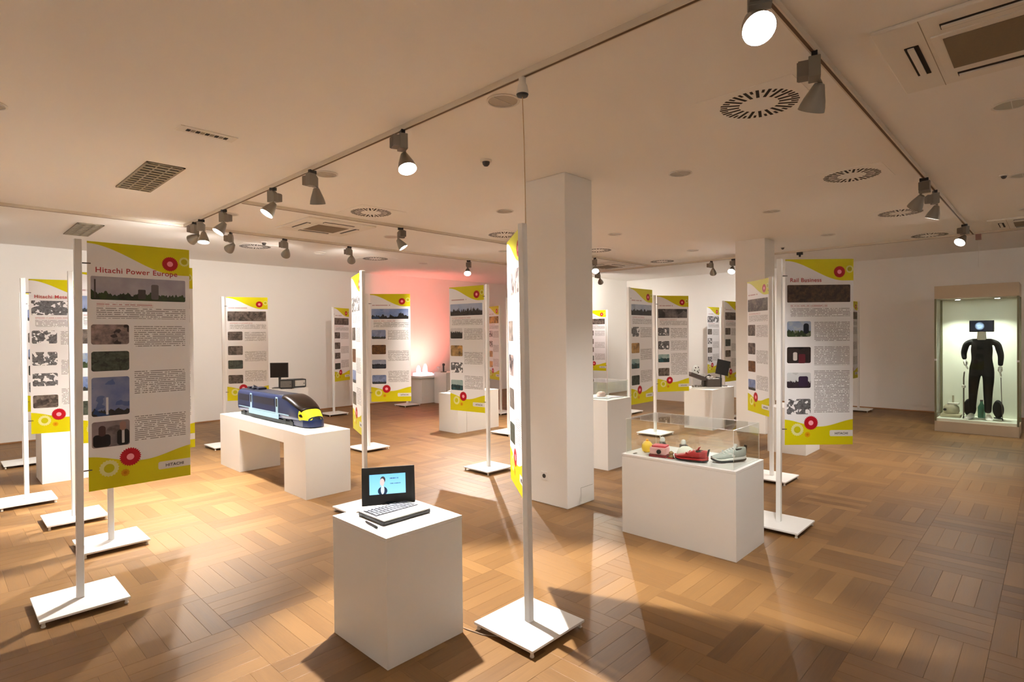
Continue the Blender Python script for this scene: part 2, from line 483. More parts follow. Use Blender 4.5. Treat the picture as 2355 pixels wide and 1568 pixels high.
for i in range(i0, i1 + 1):
    for j in range(j0, j1 + 1):
        par = (i + j) % 2
        for k in range(5):
            if par:
                x, y = FX0 + i * BLK + (k + .5) * STR, FY0 + (j + .5) * BLK
                ex, ey = STR / 2, BLK / 2
            else:
                x, y = FX0 + (i + .5) * BLK, FY0 + j * BLK + (k + .5) * STR
                ex, ey = BLK / 2, STR / 2
            if x - ex < RX0 or x + ex > RX1 or y - ey < RY0 or y + ey > RY1: continue
            if x > 12.0 and y > 8.65: continue
            cand.append((vis_size(x, y), par, x, y))
cand.sort(reverse=True)
for s_, par, x, y in cand[:300]:
    share('plank', meY if par else meX, fl, (x, y, 0))
rest = MB()
for s_, par, x, y in cand[300:]:
    g = GY if par else GX
    rest.add([(a + x, c + y, d) for a, c, d in g[0]], g[1])
# cut planks along the room's edges
def edge_strip(x0, x1, y0, y1):
    g = plank_geo(x1 - x0, y1 - y0)
    rest.add([(a + (x0 + x1) / 2, c + (y0 + y1) / 2, d - .0015) for a, c, d in g[0]], g[1])
edge_strip(RX0, RX1, RY1 - .5, RY1); edge_strip(RX1 - .5, RX1, RY0, 8.65)
rp = rest.build('plank_field', M_wood, fl); rp['kind'] = 'stuff'

# ------------------------------------------------------------------ pillars
def pillar(name, x0, x1, y0, y1, label, extra=False):
    o = empty(name, (x0, y0, 0))
    MB().box(0, x1 - x0, 0, y1 - y0, 0, RZ).build('shaft', M_pillar, o, bevel=0.006)
    if extra:
        # access panel low on the right-hand face, framed by a dark joint
        p = MB()
        for b4 in ((.2, .385, .157, .160), (.2, .203, 0.03, .160)):
            p.box(b4[0], b4[1], -0.0012, 0.002, b4[2], b4[3])
        p.build('hatch_joint', M_plinthseam, o)
        s = MB().box(-0.006, 0.001, .235, .315, .225, .305).build('socket', M_plinth, o, bevel=0.003)
        MB().lathe([(0.020, 0), (0.020, 0.003), (0.015, 0.003)], 20, Matrix.Translation((-0.0055, .275, .265)) @ Matrix.Rotation(R(-90), 4, 'Y')).build('socket_well', M_darkgrey, s)
    tag(o, label, 'pillar', kind='structure')
    return o
pillar('pillar', 4.028, 4.44, 3.205, 3.705, 'square white pillar in the middle with a wall socket', True)
pillar('pillar', 9.08, 9.50, 3.27, 3.735, 'square white pillar farther back behind the narrow banner')

# ------------------------------------------------------------------ lighting tracks
def track(name, x0, x1, y0, y1, label):
    o = empty(name, ((x0 + x1) / 2, (y0 + y1) / 2, RZ))
    hx, hy = (x1 - x0) / 2, (y1 - y0) / 2
    MB().box(-hx, hx, -hy, hy, -0.034, 0).build('track_body', M_track, o)
    if hx > hy:
        MB().box(-hx + .01, hx - .01, -0.008, 0.008, -0.0350, -0.0335).build('track_slot', M_slot, o)
    else:
        MB().box(-0.008, 0.008, -hy + .01, hy - .01, -0.0350, -0.0335).build('track_slot', M_slot, o)
    tag(o, label, 'lighting track', 'ceiling lighting tracks')
HW = 0.017
TA, TB, TC, TD, TE = 2.33, 0.90, 8.13, 6.28, 10.94
track('lighting_track', TA - HW, TA + HW, -2.6, TC - HW, 'lighting track crossing the ceiling with the pendant cable on it')
track('lighting_track', TA + HW, TE - HW, TB - HW, TB + HW, 'lighting track running beside the large round slotted vents to the glass cabinet')
track('lighting_track', RX0 + .3, TE - HW, TC - HW, TC + HW, 'lighting track nearest the left wall, carrying four spotlights')
track('lighting_track', TA + HW, TE - HW, TD - HW, TD + HW, 'lighting track crossing close beside the smaller ceiling air conditioner')
track('lighting_track', TE - HW, TE + HW, -3.0, TC + HW, 'lighting track nearest the right wall, above the far banners')

# ------------------------------------------------------------------ spotlights
M_rib = simple('heat_sink_grey', lin(118, 108, 98), 0.5, var=0.05)
def spotlight(px, py, aim, label, rz=0.0, power=100, col=LAMP_COL, hot=False, size=58, blend=0.45, drop=0.165, off=0.06, lit=True, s=1.0):
    o = empty('track_spotlight', (px, py, RZ - 0.035))
    ax = Vector((math.cos(rz), math.sin(rz), 0)); ay = Vector((-math.sin(rz), math.cos(rz), 0))
    B = Matrix.Rotation(rz, 4, 'Z') @ Matrix.Scale(s, 4)
    MB().box(-.035, .035, -.014, .014, -.028, .004, M=B).build('adapter', M_black, o, bevel=0.003)
    # gear box with one sloping shoulder
    MB().prism([(-.05, -.028), (.012, -.028), (.04, -.060), (.04, -.135), (-.05, -.135)], -.028, .028, 'Y', B).build('gear_box', M_lampgrey, o, bevel=0.003)
    hs = MB().box(-.048, .034, .028, .075, -.122, -.045, M=B)
    for k in range(7):
        x = -.044 + k * .0122
        hs.box(x, x + .006, .075, .081, -.118, -.050, M=B)
    hs.build('heat_sink', M_rib, o)
    piv = B @ Vector((off * .4, -.02, -drop))
    wp = o.location + piv
    d = (Vector(aim) - wp).normalized()
    MB().tube([B @ Vector((off * .4, -.02, -.13)), B @ Vector((off * .4 + .006, -.03, -.146)), piv], [.011 * s, .009 * s, .012 * s], 8).build('arm', M_lampgrey, o, smooth=True)
    rot = d.to_track_quat('Z', 'Y').to_matrix().to_4x4()
    HM = Matrix.Translation(piv) @ rot @ Matrix.Scale(s, 4)
    MB().lathe([(.012, -.018), (.024, -.014), (.030, .0), (.040, .028), (.053, .062), (.062, .095), (.066, .118), (.063, .118), (.058, .095), (.048, .062), (.03, .03)], 24, HM, cap=True).build('reflector_bell', M_lampbell, o, smooth=True)
    MB().lathe([(.0575, .092), (.0575, .096), (.0001, .097)], 24, HM, cap=True).build('lens', M_lens_hot if hot else (M_lens if lit else M_lensoff), o)
    tag(o, label, 'spotlight', 'ceiling track spotlights')
    if lit and power:
        ld = bpy.data.lights.new('spot_beam', 'SPOT')
        ld.energy = power * SPOT_W; ld.color = col
        ld.spot_size = R(size); ld.spot_blend = blend; ld.shadow_soft_size = 0.035
        lo = bpy.data.objects.new('spot_beam', ld); C.objects.link(lo)
        lo.parent = o
        lo.matrix_local = Matrix.Translation(piv + d * (.125 * s)) @ (-d).to_track_quat('Z', 'Y').to_matrix().to_4x4()
    return o
N = PI
SP = [
 # x, y, aim, label, rz, power, hot, size, colour
 (TA, 3.30, (2.05, 1.90, 0.0), 'glaring spotlight over the laptop, aimed straight towards the viewer', 1.2, 520, True, 56, LAMP_COOL),
 (TA, 4.63, (3.0, 5.3, 0.0), 'spotlight with its bell hanging straight down next to the glaring one over the laptop', .2, 200, False, 62, LAMP_COL),
 (TA, 5.43, (0.55, 5.55, 0.3), 'spotlight with white lit face aimed left, largest of three in the far cluster', -1.2, 520, False, 58, LAMP_COOL),
 (TA, 6.73, (0.7, 6.75, 0.4), 'spotlight with white lit face, middle one of the far left cluster', -1.2, 480, False, 70, LAMP_COOL),
 (TA, 7.48, (2.1, 6.85, 0.0), 'spotlight whose lit face points down, beside the track corner', -.4, 460, False, 70, LAMP_COOL),
 (TA, 7.72, (0.6, 11.6, 1.3), 'spotlight at the track corner turned to the left wall', .6, 45, False, 80, LAMP_COOL),
 (2.90, TC, (2.3, 11.6, 1.2), 'first spotlight along the far track beyond the corner cluster', 1.0, 45, False, 80, LAMP_COOL),
 (3.65, TC, (4.4, 11.6, 1.0), 'second spotlight along the far track, above the grey box with a screen', .2, 62, False, 80, LAMP_COL),
 (4.70, TC, (6.6, 11.6, 1.1), 'third spotlight along the far track, in front of a slotted vent', .2, 50, False, 80, LAMP_COL),
 (7.24, TC, (5.7, 6.6, 0.2), 'bright spotlight in front of the pink-lit wall', 2.2, 480, True, 72, LAMP_COL),
 (4.39, TD, (5.6, 5.1, 0.3), 'lone spotlight on the middle track beside the ceiling air conditioner', 2.9, 300, False, 70, LAMP_COL),
 (TA, 0.86, (0.7, -0.5, 0.7), 'dazzling spotlight at the top edge of the picture', 2.0, 60, True, 60, LAMP_COL),
 (3.20, TB, (4.15, 2.0, 0.63), 'large grey spotlight hanging beside the biggest round slotted vent', .3, 150, False, 50, LAMP_COOL),
 (6.55, TB, (7.8, 2.6, 0.4), 'grey box spotlight, first of the close pair on the right track', 1.6, 90, False, 56, LAMP_COL),
 (7.21, TB, (7.5, 1.9, 0.0), 'grey spotlight with bell turned down, second of the close pair', .4, 120, False, 60, LAMP_COL),
 (9.80, TB, (7.8, 2.0, 0.8), 'spotlight with a bright face near the corner above the glass cabinet', .9, 90, False, 62, LAMP_COL),
 (TE, 4.98, (13.2, 5.9, 0.9), 'dark hanging spotlight beside the bright one at the far pillar', 0, 120, False, 76, LAMP_COOL),
 (TE, 4.54, (8.6, 4.3, 0.4), 'bright spotlight beside the far pillar', 1.5, 320, True, 72, LAMP_COL),
 (TE, 7.72, (12.9, 8.65, 1.6), 'small dark spotlight close to the bright far corner', 0, 90, False, 80, LAMP_COL),
 (8.78, TD, (7.0, 5.0, 0.2), 'spotlight half hidden at the edge of the big pillar', 1.0, 240, False, 70, LAMP_COL),
]
SP += [  # unseen lamps added outside the view, bouncing fill light off the walls
 (TA, -0.9, (-2.9, -1.6, 2.6), 'added unseen fill spotlight behind the viewer turned to the back wall', 0, 220, False, 100, LAMP_COOL),
 (TA, -2.2, (6.0, -3.6, 2.6), 'added unseen fill spotlight behind the viewer turned to the front wall', 0, 120, False, 100, LAMP_COOL),
 (-1.0, TC, (-2.9, 7.0, 2.0), 'added fill spotlight out of the picture turned to the back wall end', 0, 140, False, 100, LAMP_COOL),
 (0.2, TC, (-0.6, 11.6, 1.2), 'added fill spotlight out of the picture turned to the left wall', 0, 70, False, 90, LAMP_COOL),
 (TE, -1.6, (9.5, -3.6, 2.5), 'added fill spotlight out of the picture turned to the front wall corner', 0, 190, False, 100, LAMP_COL),
]
for x, y, aim, lab, rz, pw, hot, sz, col in SP:
    if pw == 520 and hot:      # the lamp over the laptop has the tightest beam
        spotlight(x, y, aim, lab, rz, pw * .8, col, hot, 64, .4)
    else:
        spotlight(x, y, aim, lab, rz, pw * .66, col, hot, min(125, sz * 1.55), .9)
o = empty('track_adapter', (TE, 3.33, RZ - .035))
MB().box(-.02, .02, -.05, .05, -.05, .002).build('adapter_body', M_black, o, bevel=.004)
MB().lathe([(.016, -.085), (.02, -.05)], 12).build('adapter_plug', M_black, o)
tag(o, 'black empty adapter on the far track above the yellow topped banner', 'track adapter')

# ------------------------------------------------------------------ ceiling fittings
slot_l = MB().box(-.0095, .0095, .118, .236, -.0045, -.001).mesh('slot_mesh', M_vent)
slot_s = MB().box(-.0080, .0080, .190, .232, -.0045, -.001).mesh('slot_mesh', M_vent)
M_swirl = simple('vent_plate', (0.875, 0.86, 0.83), 0.7, var=0.02)
def swirl(x, y, label):
    o = empty('ceiling_vent', (x, y, RZ))
    MB().box(-.297, .297, -.297, .297, -.0035, 0).build('face_plate', M_swirl, o, bevel=.001)
    for k in range(20):
        a = 2 * PI * k / 20
        share('slot', slot_l, o, rz=a); share('slot', slot_s, o, rz=a + PI / 20)
    tag(o, label, 'ceiling vent', 'round slotted ceiling vents')
SW = ['largest round slotted vent, beside the big grey spotlight', 'round slotted vent, second along the row from the big grey spotlight',
      'round slotted vent, third along the row beside the close pair of spotlights', 'round slotted vent at the far end of the right row',
      'round slotted vent beside the tracks in the middle, before the air conditioner', 'round slotted vent partly behind the nearest narrow banner',
      'round slotted vent partly cut off by the big pillar', 'round slotted vent seen very flat near the far right corner',
      'flat looking round slotted vent between the first two spotlights of the far track', 'flat looking round slotted vent beside the third spotlight of the far track']
for (x, y), lab in zip([(3.74, 1.38), (6.07, 1.39), (8.43, 1.40), (10.75, 1.41), (3.68, 5.86), (5.90, 5.83), (8.20, 5.80), (10.45, 5.8), (3.70, 9.33), (5.92, 9.30)], SW):
    swirl(x, y, lab)
M_rim = simple('downlight_rim', (0.72, 0.69, 0.64), 0.5, var=0.03)
def downlight(x, y, label):
    o = empty('downlight', (x, y, RZ))
    MB().lathe([(.104, 0), (.106, -.006), (.094, -.008), (.092, -.002)], 28, cap=False).build('rim', M_rim, o, smooth=True)
    MB().lathe([(.0925, -.001), (.0925, -.0025)], 28).build('lens', M_lensoff, o)
    MB().box(-.0925, .0925, -.002, .002, -.0045, -.0026).build('cross_bar', M_rim, o)
    tag(o, label, 'downlight', 'round ceiling downlights')
DL = [((2.53, 2.50), 'unlit round downlight beside the pendant cable'), ((4.83, 2.49), 'unlit round downlight just right of the big pillar top'),
      ((7.14, 2.49), 'unlit round downlight above the farther pillar'), ((9.52, 2.50), 'unlit round downlight past the farther pillar'),
      ((2.52, 4.75), 'unlit round downlight behind the hanging bell spotlight'), ((4.79, 4.72), 'unlit round downlight beside the cable below the dome detector'),
      ((7.07, 4.69), 'unlit round downlight close right of the big pillar'), ((9.48, 4.66), 'unlit round downlight above the bright far spotlight'),
      ((4.93, 0.21), 'large unlit round downlight at the right edge below the air conditioner'), ((7.25, 0.23), 'unlit round downlight cut by the right edge'),
      ((2.51, 7.08), 'unlit round downlight behind the far cluster of spotlights'), ((4.80, 9.29), 'small flat downlight between two far spotlights'),
      ((7.00, 9.25), 'small flat downlight in the pink part of the ceiling'), ((7.05, 6.98), 'small flat downlight beside the nearest narrow banner top'),
      ((4.79, 7.10), 'small flat downlight under the middle track near its lone spotlight'), ((0.27, 4.78), 'round downlight cut by the left edge'),
      ((9.3, 0.23), 'small downlight at the right edge near the far air conditioner')]
for (x, y), lab in DL:
    downlight(x, y, lab)
def grille(x0, x1, y0, y1, label, nsl, along_y=True):
    o = empty('ceiling_grille', (x0, y0, RZ))
    W_, L_ = x1 - x0, y1 - y0
    MB().box(0, W_, 0, L_, -.003, 0).build('backing', M_vent, o)
    fr = MB()
    for b4 in ((0, W_, 0, .018), (0, W_, L_ - .018, L_), (0, .018, 0, L_), (W_ - .018, W_, 0, L_)):
        fr.box(*b4, -.010, 0)
    fr.build('frame', M_ventgrey, o)
    n = nsl
    for k in range(n):
        y = .03 + (L_ - .06) * (k + .5) / n
        MB().box(.018, W_ - .018, y - (L_ / n) * .26, y + (L_ / n) * .26, -.009, -.004).build('louvre', M_ventgrey, o)
    for k in (1, 2):
        x = W_ * k / 3
        MB().box(x - .006, x + .006, .018, L_ - .018, -.0105, -.004).build('divider', M_ventgrey, o)
    tag(o, label, 'ceiling grille')
grille(1.28, 1.57, 5.42, 6.53, 'long louvred grille in the ceiling above the nearest left banner', 12)
grille(1.33, 1.61, 8.87, 9.95, 'louvred grille in the ceiling just above the tall left banner top', 12)
o = empty('ceiling_slot_vent', (1.42, 4.40, RZ))
MB().box(-.19, .19, -.065, .065, -.006, 0).build('frame', M_acface, o, bevel=.002)
for k in range(9):
    x = -.125 + k * .031
    MB().box(x - .012, x + .012, -.022, .022, -.0085, -.005).build('louvre', M_ventgrey if k % 2 else M_vent, o)
tag(o, 'narrow white framed slot vent in the left ceiling', 'ceiling vent')
def cassette(cx, cy, label):
    o = empty('ceiling_air_conditioner', (cx, cy, RZ))
    MB().box(-.475, .475, -.475, .475, -.022, 0).build('panel', M_acface, o, bevel=.008)
    g = MB().box(-.26, .26, -.26, .26, -.030, -.020).build('intake_frame', M_acface, o, bevel=.003)
    MB().box(-.215, .215, -.215, .215, -.033, -.0295).build('intake_grille', M_acgrille, g)
    for k in range(4):
        Mr = Matrix.Rotation(k * PI / 2, 4, 'Z')
        MB().box(-.21, .21, .315, .375, -.026, -.0215, M=Mr).build('air_outlet', M_vent, o)
        MB().box(-.205, .205, .335, .362, -.034, -.026, M=Mr @ Matrix.Translation((0, 0, 0))).build('outlet_flap', M_acface, o)
    MB().box(-.475, .475, .278, .281, -.0226, -.0215).build('panel_joint', M_ventgrey, o)
    tag(o, label, 'air conditioner', 'ceiling cassette air conditioners')
cassette(3.72, 0.19, 'large square ceiling air conditioner in the top right corner')
cassette(3.72, 7.03, 'square ceiling air conditioner between the tracks in the far left')
cassette(10.35, 0.20, 'square ceiling air conditioner at the right edge near the far track')
cassette(10.15, 7.00, 'square ceiling air conditioner just right of the big pillar, far back')
def detector(x, y, label, s=1.0):
    o = empty('smoke_detector', (x, y, RZ))
    MB().lathe([(.05 * s, 0), (.05 * s, -.012 * s), (.042 * s, -.016 * s)], 20).build('mount', M_rim, o, smooth=True)
    MB().lathe([(.032 * s, -.016 * s), (.03 * s, -.034 * s), (.018 * s, -.05 * s), (.002, -.055 * s)], 20).build('dome', M_darkgrey, o, smooth=True)
    tag(o, label, 'smoke detector', 'ceiling smoke detectors')
detector(3.28, 3.45, 'dark dome detector in the middle of the ceiling near the cable')
detector(3.62, 8.79, 'tiny detector near the first flat vent of the far track')
detector(10.3, 3.41, 'tiny dark detector right of the farther pillar top', .8)
detector(7.12, 0.36, 'tiny detector at the right edge beside a downlight', .7)

# pendant cable from the track to the top of the nearest stand
o = empty('pendant_cable', (TA, 2.15, RZ - .035))
MB().lathe([(.020, 0), (.020, -.03), (.028, -.045), (.034, -.075), (.034, -.092)], 20).build('ceiling_cup', M_rim, o, smooth=True)
MB().lathe([(.0345, -.092), (.030, -.103), (.012, -.106)], 20).build('cup_ring', M_black, o, smooth=True)
MB().tube([(0, 0, -.10), (-.012, -.02, -.35), (-.045, -.055, -.62), (-.068, -.078, -.845)], .0026, 6).build('cable', simple('cable_cream', lin(190, 165, 130), .6), o, smooth=True)
tag(o, 'thin cable dropping from the ceiling track to the nearest pole', 'cable')
# small hanger near the cabinet
o = empty('cable_hanger', (TE, 0.84, RZ - .035))
MB().box(-.03, .03, -.035, .035, -.085, 0).build('hanger_block', simple('hanger_mauve', lin(150, 110, 100), .6), o, bevel=.004)
MB().tube([(0, 0, -.08), (0, 0, -.50)], .002, 6).build('wire', M_rim, o)
tag(o, 'small block with a thin wire on the far track above the cabinet', 'hanger')

# ------------------------------------------------------------------ plinths
def plinth(x0, x1, y0, y1, h, label, rz=0.0, name='plinth', group='white plinths'):
    o = empty(name, ((x0 + x1) / 2, (y0 + y1) / 2, 0), rz)
    hx, hy = (x1 - x0) / 2, (y1 - y0) / 2
    MB().box(-hx + .0008, hx - .0008, -hy + .0008, hy - .0008, 0, h - .0185).build('body', M_plinth, o, bevel=.0015)
    MB().box(-hx, hx, -hy, hy, h - .018, h).build('top_panel', M_plinth, o, bevel=.0015)
    tag(o, label, 'plinth', group)
    return o
HP = 0.634
plinth(1.502, 1.98, 2.298, 2.81, HP, 'white plinth in the foreground carrying the laptop')
plinth(3.878, 4.396, 1.599, 2.526, HP, 'wide white plinth with the acrylic cover and the sneakers')
plinth(5.491, 6.0, 3.765, 4.28, .82, 'tall white plinth just right of the big pillar')
plinth(.851, 1.33, 8.05, 8.53, HP, 'white plinth behind the left banners')
plinth(5.966, 6.155, 7.003, 7.49, HP, 'slim white plinth left half of the pair below the middle banner')
plinth(6.160, 6.90, 7.003, 7.49, .655, 'white plinth right half of the pair below the middle banner')
plinth(8.884, 9.75, 4.044, 4.54, .662, 'white plinth carrying the dark machine model')
plinth(12.2, 12.85, 6.02, 6.95, HP, 'low white plinth by the right wall with the white spotted models')
plinth(7.83, 8.42, 2.32, 2.80, .60, 'white plinth peeking out below the right foreground banner')
plinth(4.45, 5.02, 10.26, 10.78, HP, 'white plinth behind the train carrying the screen and devices')
plinth(8.03, 8.55, 10.72, 11.22, .60, 'white plinth by the pink lit wall')
# bench plinth
o = empty('bench_plinth', (2.549, 5.285, 0))
BX, BY, BHt = .486, 2.318, .639
MB().box(0, BX, .4870, .487 + 1.206, .505, BHt).build('span', M_plinth, o, bevel=.0015)
MB().box(0, BX, 0, .487, 0, BHt).build('leg', M_plinth, o, bevel=.0015)
MB().box(0, BX, 1.693, BY, 0, BHt).build('leg', M_plinth, o, bevel=.0015)
tag(o, 'long white bench shaped plinth with an opening, carrying the train', 'plinth')

# ------------------------------------------------------------------ banner stands
plate_me = MB().box(-.2125, .2125, -.2125, .2125, .030, .042).mesh('plate_mesh', M_steelwhite)
foot_me = MB().lathe([(.010, 0), (.012, .006), (.009, .008), (.009, .030)], 10).mesh('foot_mesh', M_rim)
K = (0.02, 0.02, 0.02, 1)
def ph(hor, amp, scl, t, bt, ac, am): return (hor, amp, scl, t, bt, ac, am)
P_SKY = ph(.30, .9, 26, lin(120, 118, 140), lin(70, 90, 40), lin(90, 80, 75), 0.0)
P_DARK = ph(1.2, .1, 24, lin(80, 70, 66), lin(150, 136, 126), lin(24, 20, 18), .55)
P_BLUE = ph(.22, .5, 30, lin(40, 90, 160), lin(70, 75, 70), lin(40, 60, 90), .3)
P_CITY = ph(.42, 1.2, 30, lin(130, 150, 190), lin(80, 70, 66), lin(60, 60, 90), 0.0)
P_GREEN = ph(.35, .7, 34, lin(90, 120, 160), lin(70, 90, 50), lin(200, 200, 170), .2)
P_PEOPLE = ph(1.2, .1, 24, lin(200, 180, 180), lin(190, 165, 160), lin(30, 24, 26), .9)
P_SUIT = ph(1.2, .1, 18, lin(170, 160, 165), lin(60, 45, 45), lin(16, 14, 18), 1.0)
P_MACH = ph(1.2, .1, 44, lin(60, 70, 60), lin(96, 106, 92), lin(20, 26, 22), .6)
P_BW = ph(1.2, .1, 44, lin(210, 210, 210), lin(150, 150, 155), lin(235, 235, 238), 1.0)
P_BROWN = ph(1.2, .1, 30, lin(130, 80, 40), lin(150, 100, 50), lin(70, 40, 20), .5)
P_ORANGE = ph(1.2, .1, 12, lin(215, 165, 90), lin(235, 190, 120), lin(225, 170, 90), .6)
P_TEAL = ph(.5, .4, 20, lin(110, 150, 150), lin(50, 90, 95), lin(60, 110, 115), .4)
P_TOWER = ph(.12, .3, 20, lin(14, 62, 140), lin(60, 60, 60), lin(30, 70, 130), .6)
V4 = [(.583, .667), (.441, .528), (.307, .390), (.165, .248)]
V1 = [(.587, .668), (.479, .559), (.297, .454), (.170, .275)]
def smalls(vs, ps): return [(a, b2, p) for (a, b2), p in zip(vs, ps)]
FONT_MATS = {'red': simple('print_red', lin(165, 40, 50), .5), 'dark': simple('print_dark', (0.05, 0.05, 0.06), .5)}
def text(body, name, size, col, parent, M):
    cu = bpy.data.curves.new(name, 'FONT'); cu.body = body; cu.size = size; cu.extrude = 0.0003
    cu.materials.append(FONT_MATS[col]); cu.space_character = 1.08; cu.offset = 0.0006 if size > .02 else 0.0
    tmp = bpy.data.objects.new(name, cu); C.objects.link(tmp)
    me = bpy.data.meshes.new_from_object(tmp.evaluated_get(bpy.context.evaluated_depsgraph_get()))
    C.objects.unlink(tmp); bpy.data.objects.remove(tmp); bpy.data.curves.remove(cu)
    if not me.materials:
        me.materials.append(FONT_MATS[col])
    t = bpy.data.objects.new(name, me); C.objects.link(t); t.parent = parent; t.matrix_local = M
    return t
def stand(x, y, ang, label, mat, title=None, tilt=(0, 0), logo='HITACHI', gap=.045):
    o = empty('banner_stand', (x, y, 0))
    share('base_plate', plate_me, o)
    for sx in (-1, 1):
        for sy in (-1, 1):
            share('foot', foot_me, o, (sx * .195, sy * .195, 0))
    h = .0185
    pm = MB(); tx, ty = tilt
    vs = [(-h, -h, .042), (h, -h, .042), (h, h, .042), (-h, h, .042), (-h + tx, -h + ty, 2.2), (h + tx, -h + ty, 2.2), (h + tx, h + ty, 2.2), (-h + tx, h + ty, 2.2)]
    pm.add(vs, [(3, 2, 1, 0), (4, 5, 6, 7), (0, 1, 5, 4), (1, 2, 6, 5), (2, 3, 7, 6), (3, 0, 4, 7)])
    pm.build('pole', M_steelwhite, o, bevel=.003)
    a = R(ang); ex = Vector((math.cos(a), math.sin(a), 0)); n = Vector((math.sin(a), -math.cos(a), 0))   # n: the side whose print reads along ex
    th = .002
    bm_ = bmesh.new(); uvl = bm_.loops.layers.uv.new('UVMap')
    def tl(z): return Vector((tx, ty, 0)) * (z / 2.2)
    def P(u, s, z): return ex * (gap + u * BW) + n * (s * th) + Vector((0, 0, z)) + tl(z)
    vv = {}
    for u in (0, 1):
        for s in (-1, 1):
            for z in (0, 1):
                vv[u, s, z] = bm_.verts.new(P(u, s, BZ1 if z else BZ0))
    def quad(ks, uvs, mi):
        f = bm_.faces.new([vv[k] for k in ks]); f.material_index = mi
        for lp, uv in zip(f.loops, uvs): lp[uvl].uv = uv
    quad([(0, 1, 0), (1, 1, 0), (1, 1, 1), (0, 1, 1)], [(0, 0), (1, 0), (1, 1), (0, 1)], 0)
    quad([(1, -1, 0), (0, -1, 0), (0, -1, 1), (1, -1, 1)], [(0, 0), (1, 0), (1, 1), (0, 1)], 0)
    for ks in ([(0, -1, 0), (0, 1, 0), (0, 1, 1), (0, -1, 1)], [(1, 1, 0), (1, -1, 0), (1, -1, 1), (1, 1, 1)], [(0, 1, 1), (1, 1, 1), (1, -1, 1), (0, -1, 1)], [(0, -1, 0), (1, -1, 0), (1, 1, 0), (0, 1, 0)]):
        quad(ks, [(0, 0)] * 4, 1)
    bmesh.ops.recalc_face_normals(bm_, faces=bm_.faces)
    me = bpy.data.meshes.new('banner'); bm_.to_mesh(me); bm_.free()
    me.materials.append(mat); me.materials.append(M_steelwhite)
    bo = bpy.data.objects.new('banner', me); C.objects.link(bo); bo.parent = o
    for z in (BZ0 + .13, BZ1 - .135):
        c0 = ex * .012 + tl(z); c1 = ex * (gap + .018) + tl(z)
        MB().tube([c0 + Vector((0, 0, z)), c1 + Vector((0, 0, z))], .0042, 8).build('clip', M_darkgrey, o, smooth=True)
    # lettering on the side turned to the entrance
    side = 1 if n.dot(Vector((-x, -y, 0))) > 0 else -1
    nn = n * side; rt = ex * side
    org = (ex * gap if side > 0 else ex * (gap + BW)) + nn * (th + .0006)
    def FM(u, v):
        z = BZ0 + v * BH
        p = org + rt * (u * BW) + Vector((0, 0, z)) + tl(z)
        m = Matrix.Identity(4)
        m.col[0] = (*rt, 0); m.col[1] = (0, 0, 1, 0); m.col[2] = (*nn, 0); m.col[3] = (*p, 1)
        return m
    if title:
        text(title, 'title', .046 if len(title) > 16 else .046, 'red', bo, FM(.07, .878))
    if logo:
        text(logo, 'maker_name', .026, 'dark', bo, FM(.735, .0545))
    tag(o, label, 'banner stand', 'exhibition banner stands')
    return o

def BM(i, head, ps, vs=V4, title=True, dens=1.0, extras=()): return banner_mat('banner_print_%02d' % i, head, smalls(vs, ps), 1.0 + 3.3 * i, title, dens, extras)
stand(.616, 4.241, 0, 'large shaded banner stand in the left foreground titled Hitachi Power Europe',
      BM(1, ph(.26, .75, 20, lin(128, 122, 140), lin(60, 78, 34), lin(90, 80, 75), 0.0), [P_PEOPLE, P_MACH, P_TOWER, ph(1.2, .1, 6, lin(170, 160, 165), lin(176, 160, 164), lin(150, 135, 140), .4)], V1, False, 1.0, (
          (.60, .675, .775, .838, .01, lin(96, 88, 88)), (.47, .545, .775, .815, .006, lin(70, 62, 60)), (.06, .075, .775, .85, .0, lin(70, 62, 60)),
          (.16, .182, .302, .372, .002, lin(214, 214, 220)),
          (.04, .20, .172, .222, .02, lin(18, 14, 18)), (.09, .155, .215, .258, .018, lin(70, 48, 46)), (.26, .375, .172, .236, .02, lin(16, 14, 18)),
          (.305, .33, .180, .236, .004, lin(190, 190, 196)), (.285, .345, .232, .270, .016, lin(140, 108, 100)))), 'Hitachi Power Europe', (.016, -.014))
stand(2.252, 2.065, 52.4, 'nearest banner stand in the middle, its banner seen almost edge-on', BM(2, P_PEOPLE, [P_DARK, P_PEOPLE, P_DARK, P_MACH]), None, (-.012, .012))
stand(4.852, 1.647, 314, 'banner stand right of the sneaker plinth, facing the viewer with four photographs',
      BM(3, ph(1.2, .1, 34, lin(90, 70, 60), lin(110, 84, 66), lin(40, 30, 26), .5), [P_GREEN, P_SUIT, ph(.4, .9, 26, lin(190, 195, 200), lin(70, 50, 70), K, .2), P_BW], V4, False, 2.0, ((.27, .35, .60, .655, .02, lin(24, 30, 40)), (.12, .18, .455, .50, .012, lin(200, 190, 185)), (.2, .3, .44, .49, .01, lin(90, 30, 40)), (.2, .34, .315, .37, .015, lin(50, 34, 60)))), 'Rail Business', (.014, -.012))
stand(4.604, 4.852, 97.2, 'banner stand with a city skyline picture left of its thin pole, mid floor', BM(4, P_CITY, [ph(.6, .9, 40, lin(200, 200, 205), lin(70, 66, 60), K, .1), P_ORANGE, P_BW, P_TEAL]))
stand(.65, 7.264, 344, 'brightly lit banner stand at the left edge titled Hitachi Metals Europe', BM(5, P_BW, [P_BW, P_BW, P_BW, P_DARK], V4, False), 'Hitachi Metals Eu')
stand(.879, 6.262, 342, 'brightly lit banner stand mostly hidden behind the large shaded left banner', BM(6, P_BLUE, [P_DARK, P_GREEN, P_BLUE, P_MACH]))
stand(.966, 5.282, 1, 'banner stand directly behind the large shaded left banner, its right edge peeking out', BM(7, P_DARK, [P_DARK, P_BLUE, P_DARK, P_DARK]))
